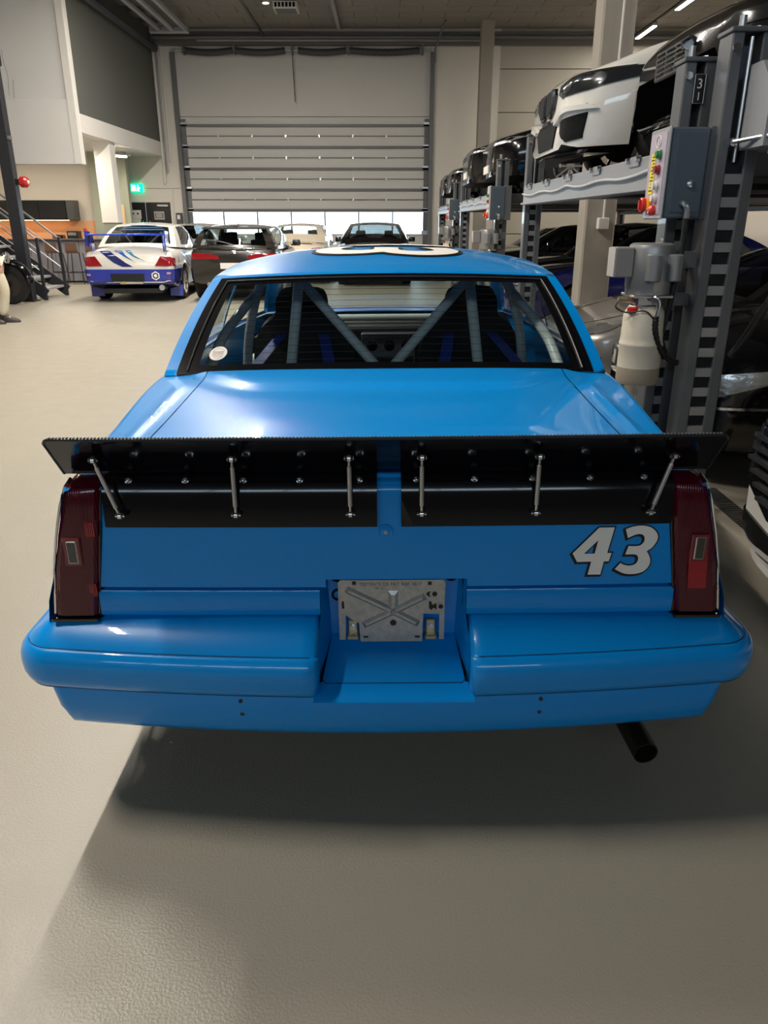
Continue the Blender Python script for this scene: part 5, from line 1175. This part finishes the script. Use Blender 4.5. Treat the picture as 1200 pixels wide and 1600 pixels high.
def power_unit(t,L,x,y,near):
    """control box, electric pump and oil tank fixed to a post"""
    X,Y=L(x,y)
    cb=MB().box(X-.09,X+.09,Y-.12,Y+.13,1.51,1.90,.008).build('control_box',BOXG,t,smooth=None)
    MB().box(X-.102,X-.088,Y-.125,Y+.135,1.505,1.905,.006).build('panel_bezel',P('bezel_silver',(.5,.5,.52),.35,metal=.6),cb,smooth=None)
    MB().box(X-.106,X-.100,Y-.105,Y+.115,1.525,1.885,.002).build('button_panel',P('panel_lilac',(.44,.37,.43),.45),cb,smooth=None)
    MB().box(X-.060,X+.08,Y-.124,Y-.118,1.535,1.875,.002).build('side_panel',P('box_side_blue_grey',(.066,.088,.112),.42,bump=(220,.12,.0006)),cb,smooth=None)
    MB().box(X-.109,X-.105,Y+.01,Y+.075,1.62,1.80).build('warning_label',P('label_yellow',(.80,.62,.03),.5),cb,smooth=None)
    for k in range(11): MB().box(X-.1095,X-.1088,Y+.018,Y+.066-.01*(k%3),1.632+.015*k,1.638+.015*k).build('label_line',DECALK,cb,smooth=None)
    rg=MB().tube([(X-.107,Y+.0+.035*math.cos(2*PI*k/20),1.848+.026*math.sin(2*PI*k/20)) for k in range(20)],.0025,6,closed=True).build('round_logo',PAPER,cb)
    MB().box(X-.108,X-.106,Y-.004,Y+.004,1.832,1.864).build('logo_bar',PAPER,rg,smooth=None)
    for z_,col,nm in ((1.79,(.01,.22,.06),'green_button'),(1.725,(.30,.01,.02),'red_button'),(1.655,(.75,.73,.70),'white_button'),(1.60,(.75,.73,.70),'white_button')):
        MB().lathe([(.022,0),(.022,.012),(.017,.014),(.016,.026)],(X-.105,Y-.045,z_),(-1,0,0),18).build(nm,P(nm,col,.3,coat=.5),cb)
    ms=MB().box(X-.125,X-.104,Y-.01,Y+.095,1.545,1.605,.004).build('main_switch',P('switch_orange',(.85,.33,.02),.4),cb,smooth=None)
    MB().lathe([(.034,0),(.034,.018),(.028,.022),(.026,.018)],(X-.125,Y+.055,1.572),(-1,0,0),20).build('switch_dial',P('switch_red',(.62,.02,.015),.35,coat=.5),ms)
    MB().box(X-.155,X-.14,Y+.049,Y+.061,1.55,1.595,.003).build('switch_grip',P('switch_red',(.62,.02,.015),.35),ms,smooth=None)
    MB().lathe([(.022,0),(.024,.02),(.012,.03)],(X-.106,Y-.045,1.545),(-1,0,0),18).build('stop_knob',P('switch_red',(.62,.02,.015),.35),cb)
    MB().lathe([(.017,0),(.017,-.008),(.010,-.012)],(X+.02,Y-.124,1.66),(0,1,0),6).build('side_plug',STEEL,cb)
    MB().tube(spline([(X-.01,Y-.118,1.575),(X-.0,Y-.15,1.572),(X+.012,Y-.155,1.55),(X+.012,Y-.155,1.51)],4),.014,10).build('cable_gland',STEEL,cb)
    hs=MB(); pts=spline([(X+.012,Y-.155,1.52),(X+.016,Y-.14,1.35),(X-.0,Y-.12,1.1),(X-.01,Y-.10,.95),(X+.05,Y-.05,.84)],7); hs.tube(pts,[.012+.0025*(k%2) for k in range(len(pts))],10).build('control_hose',HOSE,cb)
    MB().box(X+.09,X+.17,Y-.11,Y+.10,1.505,1.905,.004).build('mount_bracket',LGREY,cb,smooth=None)
    # pump
    px,py=L(x-.098,y-.06); MG=P('motor_grey',(.34,.34,.34),.38,metal=.55)
    mo=MB().lathe([(.085,1.155),(.108,1.16),(.108,1.19),(.112,1.20),(.112,1.37),(.105,1.39),(.09,1.398),(.02,1.40)],(px,py,0),(0,0,1),32).build('pump_motor',MG,t)
    MB().box(px-.19,px-.10,py-.06,py+.06,1.24,1.38,.006).build('terminal_box',P('motor_box_grey',(.26,.25,.24),.45),mo,smooth=None)
    MB().box(px-.195,px-.188,py-.058,py+.058,1.243,1.377).build('terminal_lid',P('box_lid',(.46,.43,.40),.5),mo,smooth=None)
    for dx,dy in ((-.02,-.12),(.085,-.10)): MB().tube([(px+dx,py+dy,1.225),(px+dx,py+dy,1.23),(px+dx,py+dy,1.345),(px+dx,py+dy,1.35)],[.03,.037,.037,.03],16).build('capacitor',MG,mo)
    MB().box(px-.07,px+.08,py-.07,py+.07,1.10,1.16,.01).box(px-.10,px+.10,py-.10,py+.10,1.145,1.16,.004).build('valve_block',STEEL,mo,smooth=None)
    MB().tube([(px-.07,py-.03,1.135),(px-.15,py-.03,1.135)],.014,8).build('valve',BRASS,mo)
    MB().lathe([(.022,0),(.022,-.02)],(px+.055,py-.07,1.13),(0,1,0),14).build('plug',BLACKS,mo)
    MB().tube(spline([(px-.01,py-.07,1.14),(px+.01,py-.11,1.15),(px+.03,py-.11,1.12),(px+.025,py-.10,1.05)],4),.010,8).build('pressure_pipe',STEEL,mo)
    pts=spline([(px+.025,py-.10,1.06),(px+.03,py-.10,.99),(px+.07,py-.08,.90),(px+.14,py-.05,.84),(px+.19,py-.02,.82)],8)
    MB().tube(pts,[.0135+.003*(k%2) for k in range(len(pts))],10).build('spring_hose',HOSE,mo)
    MB().tube(spline([(px-.14,py-.03,1.135),(px-.16,py-.04,1.10),(px-.11,py-.06,1.075),(px-.03,py-.10,1.085),(px+.02,py-.10,1.04)],5),.004,6).build('thin_hose',HOSE,mo)
    TANK=P('tank_plastic',(.74,.66,.53),.4); OIL=P('tank_oil_band',(.42,.35,.26),.4)
    tk=MB().lathe([(.075,1.105),(.085,1.09),(.098,1.07),(.102,1.05),(.104,.95),(.106,.925),(.1085,.92),(.1085,.91),(.106,.905),(.107,.80)],(px,py,0),(0,0,1),32,cap=False).lathe([(.07,1.11),(.02,1.111)],(px,py,0),(0,0,1),16).build('oil_tank',TANK,t)
    MB().lathe([(.107,.80),(.107,.735),(.100,.715),(.02,.71)],(px,py,0),(0,0,1),32).build('oil_level',OIL,tk)
    MB().lathe([(.028,1.075),(.028,1.095),(.02,1.10)],(px-.075,py-.045,0),(0,0,1),14).build('filler_cap',P('switch_red',(.62,.02,.015),.35),tk)
    MB().box(px+.09,X+.13,py+.0,py+.05,1.10,1.16,.003).build('pump_bracket',LGREY,t,smooth=None); MB().box(px+.10,X+.13,py-.02,py+.06,1.28,1.36,.003).build('pump_bracket',LGREY,t,smooth=None)
t1,L1=lift('grey four-post parking lift carrying the white sports saloon, with control box and oil tank',4.15,8.25)
power_unit(t1,L1,1.41,3.97,True)
# number plate on the first post
X,Y=L1(1.50,4.15)
lbp=MB().box(X-.028,X+.030,Y-.069,Y-.064,2.02,2.15,.002).build('number_plate',DECALK,t1,smooth=None); MB().tube([(X-.024,Y-.071,2.024),(X+.026,Y-.071,2.024),(X+.026,Y-.071,2.146),(X-.024,Y-.071,2.146)],.0015,4,closed=True).build('plate_border',PAPER,lbp)
o=text('plate_number','3',.06,PAPER,lbp,(X+.001,Y-.0715,2.105),(1,0,0),(0,0,1)); o=text('plate_number','I',.05,PAPER,lbp,(X+.001,Y-.0715,2.052),(1,0,0),(0,0,1))
# neighbour lift (only its far post and carriage reach into view)
t0=thing('parking_lift','grey lift post with ladder slots and sloped carriage housing beside the control box','car lift',(1.62,3.90,0))
post(t0,0,0,2.27,.19,.15)
cr=MB().prism([(-.32,1.80),(-.085,1.80),(-.085,2.14),(-.20,2.14),(-.32,2.02)],(.0,.0,0),(0,1,0),(0,0,1),.30).build('carriage',LGREYL,t0,smooth=None)
for q_ in ((.05,1.86),(.05,1.95),(.22,1.90)): MB().lathe([(.016,0),(.016,-.012)],(q_[0],-.32,q_[1]),(0,1,0),6).build('carriage_bolt',CHROME,cr)
MB().box(.10,.13,-.327,-.318,1.80,1.98).build('carriage_rib',LGREYL,cr,smooth=None)
MB().box(.04,.30,-.95,-.33,1.78,1.91,.006).box(.02,.30,-.95,-.33,1.765,1.78,.003).build('cross_beam',LGREYL,t0,smooth=None)
MB().prism([(-.60,1.915),(-.33,1.915),(-.33,2.03),(-.60,2.03)],(.12,.0,0),(0,1,0),(0,0,1),.16).build('carriage_cover',LGREY,t0,smooth=None)
MB().tube([(-.05,-.10,1.83),(.02,-.34,1.84),(.10,-.75,1.85)],.009,8).build('sync_rod',STEEL,t0)
for p_ in ((-.05,-.10,1.83),): MB().lathe([(.018,-.02),(.018,.02)],p_,(.4,-1,0),6).build('bolt',CHROME,t0)
pts=spline([(.36,-.35,1.75),(.34,-.30,1.55),(.27,-.18,1.25),(.19,-.10,1.0),(.12,-.06,.86)],8)
MB().tube(pts,[.016+.0035*(k%2) for k in range(len(pts))],10).build('hydraulic_hose',HOSE,t0)
MB().tube(spline([(.33,-.35,1.75),(.32,-.28,1.5),(.24,-.16,1.2),(.13,-.08,.9)],6),.007,6).build('lift_cable',HOSE,t0)
PLAT=P('platform_dark',(.045,.046,.05),.5)
for c in (-1.10,-3.15):
    for e in (-.78,.78): MB().box(.32,4.5,c+e-.24,c+e+.24,PZ-.13,PZ-.001,.01).build('runway',PLAT,t0,smooth=None)
    MB().box(.42,4.5,c-.54,c+.54,PZ-.09,PZ-.06).build('drip_tray',PLAT,t0,smooth=None)
for x_,y_ in ((0,-4.3),(4.55,0),(4.55,-4.3)): post(t0,x_,y_,2.27,.19,.15,rungs=False)
for x_ in (4.55,): MB().box(x_-.05,x_+.05,-4.2,-.1,PZ-.17,PZ-.01,.008).build('cross_beam',LGREYL,t0,smooth=None)
MB().box(.04,.30,-4.2,-.96,1.78,1.91,.006).build('cross_beam',LGREYL,t0,smooth=None)
t2,L2=lift('grey four-post parking lift carrying two black saloons behind the concrete column',10.45,15.05)
power_unit(t2,L2,1.42,10.30,False)
t3,L3=lift('grey four-post parking lift nearest the overhead door',16.75,20.9)
power_unit(t3,L3,1.42,16.6,False)
# floor drain grate
g_=thing('drain_grate','dark slotted floor drain grate between the stock car and the white car','drain',(1.93,3.98,0))
MB().box(-.06,.06,-.42,.30,.0,.004).build('grate_frame',P('grate_dark',(.03,.028,.025),.6),g_,smooth=None)
for k in range(22): MB().box(-.05,.05,-.40+.031*k,-.385+.031*k,.004,.009).build('grate_bar',P('grate_bar',(.14,.13,.12),.5,metal=.5),g_,smooth=None)
# ------------------------------------------------------------------ stairs, kitchen corner, person on the left
STK=P('stair_dark',(.035,.036,.042),.4,metal=.3); TREAD=P('tread_grey',(.42,.43,.45),.45,metal=.3)
st=thing('staircase','open steel staircase with grey treads and thin handrails','staircase',(-6.85,15.9,0))
# rises towards -X, towards the mezzanine
N=15; run,rise=.25,.20
for k in range(N):
    x=-.0-run*k; z=.22+rise*k
    MB().box(x-.26,x,-.10,.95,z-.045,z,.004).build('tread',TREAD,st,smooth=None)
for y in (-.12,.96):
    MB().beam((.05,y,.10),(-run*N,y,.10+rise*N),.04,.22).build('stringer',STK,st)
    for h in (.95,):
        MB().tube([(.02,y,.20+h),(-run*N,y,.20+h+rise*N)],.022,8).build('handrail',STEEL,st)
    for h in (.35,.65): MB().tube([(.02,y,.20+h),(-run*N,y,.20+h+rise*N)],.012,6).build('rail_wire',STEEL,st)
    for k in (0,6,12): x=.02-run*k; MB().beam((x,y,.0 if k==0 else .2+rise*k),(x,y,1.18+rise*k),.05,.05).build('baluster',STK,st)
    MB().box(.0,.06,y-.03,y+.03,0,.25).build('stair_foot',STK,st,smooth=None)
MB().box(-run*N-1.3,-run*N,-.15,2.38,.22+rise*N-.12,.22+rise*N,.01).build('landing',STK,st,smooth=None)
for y in (-.12,): MB().tube([(-run*N,y,.20+.95+rise*N),(-run*N-1.3,y,.20+.95+rise*N)],.022,8).build('handrail',STEEL,st); MB().beam((-run*N-1.27,y,.2+rise*N),(-run*N-1.27,y,1.18+rise*N),.05,.05).build('baluster',STK,st)
po_=thing('steel_post','dark steel post rising beside the staircase','post',(-7.05,15.55,0))
MB().box(-.11,.11,-.09,.09,0,4.55,.01).box(-.15,.15,-.13,.13,0,.02).build('shaft',STK,po_,smooth=None)
MB().box(-.14,.14,-.12,.12,4.1,4.55,.02).build('post_head',BLACKS,po_,smooth=None)
MB().box(.11,.16,-.1,.0,2.90,2.96).build('clip',STEEL,po_,smooth=None)
al=thing('alarm_beacon','red alarm beacon fixed on the steel post','alarm',(-6.88,15.55,2.18))
MB().lathe([(.06,0),(.10,.03),(.10,.12),(.07,.16)],(0,0,0),(1,0,0),16).build('housing',P('alarm_red',(.5,.02,.02),.3,coat=.5),al)
MB().box(-.06,.0,-.05,.05,-.05,.05).build('base',BLACKS,al,smooth=None); MB().lathe([(.035,.16),(.03,.17)],(0,0,0),(1,0,0),12).build('lens',PAPER,al)
# kitchen
kc=thing('wall_cabinet','black wall cabinet with open niche over the lit backsplash','cabinet',(-10.3,23.6,1.52))
MB().box(-1.9,1.45,-.38,0,0,.52,.006).build('body',BLACKS,kc,smooth=None)
for k in range(4): MB().box(-1.88+.78*k,-1.12+.78*k,-.40,-.38,.02,.50,.004).build('door',BLACKG,kc,smooth=None)
MB().box(1.25,1.46,-.41,-.0,0,.52,.004).build('end_panel',P('cab_grey',(.06,.06,.06),.4),kc,smooth=None)
ul=MB().box(-1.8,1.2,-.06,.06,-.015,0).build('under_cabinet_light',P('warm_strip',(1,.6,.3),.5,emit=(1,.55,.25),es=4)); ul.location=(-10.3,23.35,1.515); tag(ul,'warm strip light under the black wall cabinet','lamp')
bs=MB().box(-1.9,1.9,-.02,0,0,.55).build('backsplash',P('backsplash_orange',(.62,.33,.17),.5),smooth=None); bs.location=(-10.25,23.59,.95); tag(bs,'orange lit backsplash behind the kitchen counter','backsplash')
kb=thing('kitchen_counter','dark kitchen counter with tap under the backsplash','counter',(-10.3,23.3,0))
MB().box(-1.9,1.7,-.3,.28,0,.88).build('body',BLACKS,kb,smooth=None); MB().box(-1.95,1.75,-.33,.3,.88,.92,.004).build('worktop',P('worktop_grey',(.25,.25,.26),.4),kb,smooth=None)
MB().tube(spline([(-.2,.0,.92),(-.2,.0,1.15),(-.15,-.08,1.22),(-.06,-.15,1.18),(-.05,-.16,1.10)],4),.014,8).build('tap',P('tap_copper',(.5,.3,.2),.3,metal=.9),kb)
cm=thing('coffee_machine','black coffee machine standing on the kitchen counter','coffee machine',(-8.95,23.25,.92))
MB().box(-.16,.16,-.16,.16,0,.30,.02).build('body',BLACKS,cm,smooth=None); MB().box(-.12,.12,-.17,-.15,.18,.26,.004).build('display',STEEL,cm,smooth=None); MB().box(-.12,.12,-.19,-.1,.02,.04,.004).build('drip_tray',STEEL,cm,smooth=None)
cm=thing('toaster','small black grill with chrome handle beside the coffee machine','toaster',(-9.4,23.25,.92))
MB().box(-.15,.15,-.14,.14,0,.20,.03).build('body',BLACKG,cm,smooth=None); MB().tube([(-.1,-.16,.14),(.1,-.16,.14)],.012,8).build('handle',CHROME,cm)
fe=thing('dispenser','red and white soap dispenser figure at the counter end','dispenser',(-8.6,23.2,.92))
MB().lathe([(.07,0),(.075,.12),(.04,.16),(.055,.20),(.05,.28),(.02,.31)],(0,0,0),(0,0,1),16).build('body',PAPER,fe); MB().lathe([(.05,.29),(.045,.36),(.01,.38)],(0,0,0),(0,0,1),14).build('cap',P('alarm_red',(.5,.02,.02),.3),fe)
ki=thing('bar_counter','grey panelled bar counter with dark end behind the staircase','bar counter',(-8.55,20.7,0))
PG=P('bar_grey',(.26,.26,.30),.5,var=(2,.1))
for k in range(4): MB().box(-1.1+.62*k,-.49+.62*k,-.28,.25,.04,1.02,.006).build('panel',PG,ki,smooth=None)
MB().box(-1.22,-1.1,-.3,.3,0,1.02).box(-1.1,1.38,-.24,.24,0,.05).build('end_wall',BLACKS,ki,smooth=None)
MB().box(-1.25,1.45,-.34,.34,1.02,1.06,.004).build('worktop',P('worktop_dark',(.05,.05,.055),.35),ki,smooth=None)
BROWN=P('stool_brown',(.20,.105,.07),.55)
for k in range(3):
    s=thing('bar_stool',['brown shell bar stool at the bar end nearest the staircase','brown shell bar stool between two other stools','brown shell bar stool closest to the rally saloon'][k],'stool',(-8.25+.5*k,20.02,0),0,'bar stools')
    MB().grid([[(.185*u*(1-.25*v*abs(u)),.16-.38*min(v,.55)/.55*1.0 if v<.55 else -.22-.04*(v-.55),.74 if v<.4 else .74+.24*((v-.4)/.6)**1.3) for u in lin(-1,1,6)] for v in lin(0,1,10)]).build('seat_shell',BROWN,s,smooth=60)
    for e in (-1,1):
        for f in (-1,1): MB().tube([(e*.14,f*.12,.74),(e*.21,f*.19,0)],.011,6).build('leg',BLACKS,s)
    MB().tube([(.18,.16,.28),(.18,-.16,.28),(-.18,-.16,.28),(-.18,.16,.28)],.009,6,closed=True).build('foot_ring',BLACKS,s)
wp=thing('wooden_sign','pale wooden board with small dark symbol on the green wall','sign',(-7.72,23.38,.95))
MB().box(-.26,.26,-.03,0,0,.98,.004).build('board',P('pine_wood',(.66,.42,.19),.5,var=(6,.15)),wp,smooth=None)
MB().prism([(-.02,0),(.02,0),(.03,.08),(.0,.12),(-.03,.08)],(0,-.031,.60),(1,0,0),(0,0,1),.001).build('symbol',DECALK,wp,smooth=None)
# ------------------------------------------------------------------ black vintage car at the left edge
vc=thing('vintage_car','black vintage car with tall bare tyre under a curved front fender','car',(-8.4,14.35,0))
def tyre(x,y,r=.37,w=.17,par=vc):
    a=MB().lathe([(r*.66,-w/2),(r*.92,-w/2),(r,-w*.25),(r,w*.25),(r*.92,w/2),(r*.66,w/2),(r*.64,0),(r*.66,-w/2)],(x,y,r),(0,-1,0),36,cap=False).build('tyre',RUBBER,par)
    MB().lathe([(r*.66,w*.35),(r*.5,w*.25),(r*.45,w*.12),(r*.2,w*.3),(.03,w*.34)],(x,y,r),(0,-1,0),28).build('wheel_disc',P('wheel_brown',(.06,.05,.045),.45,metal=.3),a)
for y in (-.68,.68): tyre(1.25,y); tyre(-1.35,y)
for y in (-.70,.70):
    MB().grid([[(1.25+(.46-.05*abs(t)**2)*math.cos(a),y+.14*t,.37+(.47-.05*abs(t)**2)*math.sin(a)) for t in lin(-1,1,8)] for a in lin(.05,PI*.95,18)]).build('fender',BLACKG,vc,smooth=60)
    MB().grid([[(-1.35+(.50-.05*abs(t)**2)*math.cos(a),y+.15*t,.37+(.50-.05*abs(t)**2)*math.sin(a)) for t in lin(-1,1,8)] for a in lin(.05,PI*.98,18)]).build('fender',BLACKG,vc,smooth=60)
bp_=pchip([(-1.9,.55),(-1.2,.80),(-.2,.72),(.5,.48),(1.35,.34)]); zt_=pchip([(-1.9,.85),(-1.2,1.02),(-.2,1.02),(.5,.98),(1.35,.92)])
MB().grid([[(x,bp_(x)*math.cos(a)*1.0,.42+(zt_(x)-.42)*max(0,math.sin(a))**.6) for a in lin(0,PI,14)] for x in lin(-1.9,1.35,24)]).build('body',BLACKG,vc,smooth=50)
MB().box(1.33,1.40,-.28,.28,.45,.93,.02).build('radiator',CHROME,vc); MB().box(-.1,-.02,-.6,.6,1.0,1.38,.01).build('windscreen_frame',CHROME,vc)
MB().box(-1.9,1.4,-.45,.45,.34,.44).build('chassis',DARK,vc,smooth=None)
for y in (-.36,.36): MB().lathe([(.02,-.12),(.09,-.04),(.11,.0),(.10,.02),(.02,.03)],(1.42,y,.86),(1,0,0),18).build('headlight',CHROME,vc)
# ------------------------------------------------------------------ person walking in at the left edge
pe=thing('person','person in black jacket and cream trousers with dark shoes walking past the staircase','person',(-6.03,12.1,0),math.radians(8))
SKIN=P('skin',(.55,.30,.22),.5)
def skinned(name,mat,chain,edges,parent,sub=2):
    me=bpy.data.meshes.new(name); me.from_pydata([c[0] for c in chain],edges,[])
    o=bpy.data.objects.new(name+'_tmp',me); C.objects.link(o)
    sk=o.modifiers.new('s','SKIN'); sk.use_smooth_shade=True
    for i,c in enumerate(chain):
        r=c[1]; me.skin_vertices[0].data[i].radius=(r,r) if not isinstance(r,tuple) else r
        me.skin_vertices[0].data[i].use_root=(i==0)
    sb=o.modifiers.new('d','SUBSURF'); sb.levels=sub
    dg=bpy.context.evaluated_depsgraph_get(); dg.update()
    m2=bpy.data.meshes.new_from_object(o.evaluated_get(dg)); bpy.data.objects.remove(o)
    m2.materials.clear(); m2.materials.append(mat); m2.shade_smooth(); m2.name=name
    ob=bpy.data.objects.new(name,m2); C.objects.link(ob); ob.parent=parent; return ob
# body faces +X and walks to the right; x forward, y left
ch=[((0,0,.95),.14),((-.01,0,1.15),.13),((.0,0,1.38),.15),((.01,0,1.50),.06),((.03,0,1.60),.075),((.04,0,1.70),.085),
 ((.02,.10,.90),.095),((.14,.10,.50),.065),((.06,.10,.10),.045),((.20,.10,.04),.035),
 ((.0,-.10,.90),.095),((.02,-.10,.50),.065),((-.10,-.11,.10),.045),((.05,-.11,.04),.035),
 ((.0,.20,1.42),.065),((-.10,.24,1.15),.048),((.02,.25,.92),.035),
 ((.0,-.20,1.42),.065),((.06,-.25,1.14),.048),((.20,-.25,.93),.035)]
ed=[(0,1),(1,2),(2,3),(3,4),(4,5),(0,6),(6,7),(7,8),(8,9),(0,10),(10,11),(11,12),(12,13),(2,14),(14,15),(15,16),(2,17),(17,18),(18,19)]
skinned('body',SKIN,ch,ed,pe)
skinned('trousers',P('cream_trousers',(.62,.56,.44),.85,bump=(12,.5,.02)),[((0,0,.97),.155),((.02,.10,.88),.115),((.14,.10,.50),.088),((.05,.10,.09),.075),((.0,-.10,.88),.115),((.02,-.10,.50),.088),((-.11,-.11,.09),.075)],[(0,1),(1,2),(2,3),(0,4),(4,5),(5,6)],pe)
JK=P('black_jacket',(.010,.010,.011),.28,bump=(9,.8,.03))
skinned('jacket',JK,[((0,0,1.20),.17),((0,0,.93),.185),((0,0,1.42),.17),((0,.20,1.42),.085),((-.10,.245,1.15),.07),((.0,.25,.97),.058),((0,-.20,1.42),.085),((.06,-.255,1.14),.07),((.18,-.25,.97),.058)],[(0,1),(0,2),(2,3),(3,4),(4,5),(2,6),(6,7),(7,8)],pe)
for y,(hx,hz) in ((.25,(.03,.90)),(-.25,(.22,.91))):
    palm=[((hx,y,hz),.026),((hx+.02,y,hz-.05),(.032,.016)),((hx+.03,y,hz-.085),(.032,.015))]
    skinned('hand',SKIN,palm,[(0,1),(1,2)],pe,1)
    for k in range(4):
        o_=(-.027+.018*k); ln_=(.06,.075,.07,.055)[k]
        skinned('finger',SKIN,[((hx+.03+o_*.6,y+o_*.3,hz-.085),.0095),((hx+.045+o_*.6,y+o_*.3-.004,hz-.085-ln_*.55),.0085),((hx+.035+o_*.6,y+o_*.3-.012,hz-.085-ln_),.0075)],[(0,1),(1,2)],pe,1)
    skinned('thumb',SKIN,[((hx+.03,y-.01,hz-.03),.011),((hx+.06,y-.02,hz-.055),.0095),((hx+.068,y-.02,hz-.085),.0085)],[(0,1),(1,2)],pe,1)
SHOE=P('shoe_dark',(.025,.018,.015),.5)
for x,y in ((.10,.10),(-.06,-.11)):
    MB().grid([[(x-.10+.30*u,y+w_*math.cos(a),max(0,h_*math.sin(a))) for a in lin(0,PI,8)] for u,w_,h_ in ((0,.045,.09),(.05,.055,.15),(.33,.056,.16),(.5,.052,.10),(.8,.052,.065),(.95,.04,.045),(1,.015,.02))]).build('shoe',SHOE,pe,smooth=60)
hd=MB(); hd.lathe([(.02,-.10),(.09,-.06),(.105,.0),(.095,.06),(.05,.105),(.01,.115)],(.02,0,1.70),(0,0,1),20); hd.build('hair',P('hair_brown',(.05,.03,.02),.7),pe)
MB().prism([(0,0),(.03,-.005),(.0,.045)],(.115,-.012,1.645),(1,0,0),(0,0,1),.024).build('nose',SKIN,pe,smooth=None)
for y in (-.033,.033): MB().lathe([(.012,0),(.008,.008)],(.112,y,1.675),(1,0,0),10).build('eye',DECALK,pe)
MB().box(.105,.118,-.025,.025,1.605,1.613,.003).build('mouth',P('lips',(.4,.15,.12),.5),pe)
for y in (-.088,.088): MB().lathe([(.022,-.006),(.026,.0),(.018,.006)],(.03,y,1.655),(0,1,0),12).build('ear',SKIN,pe)
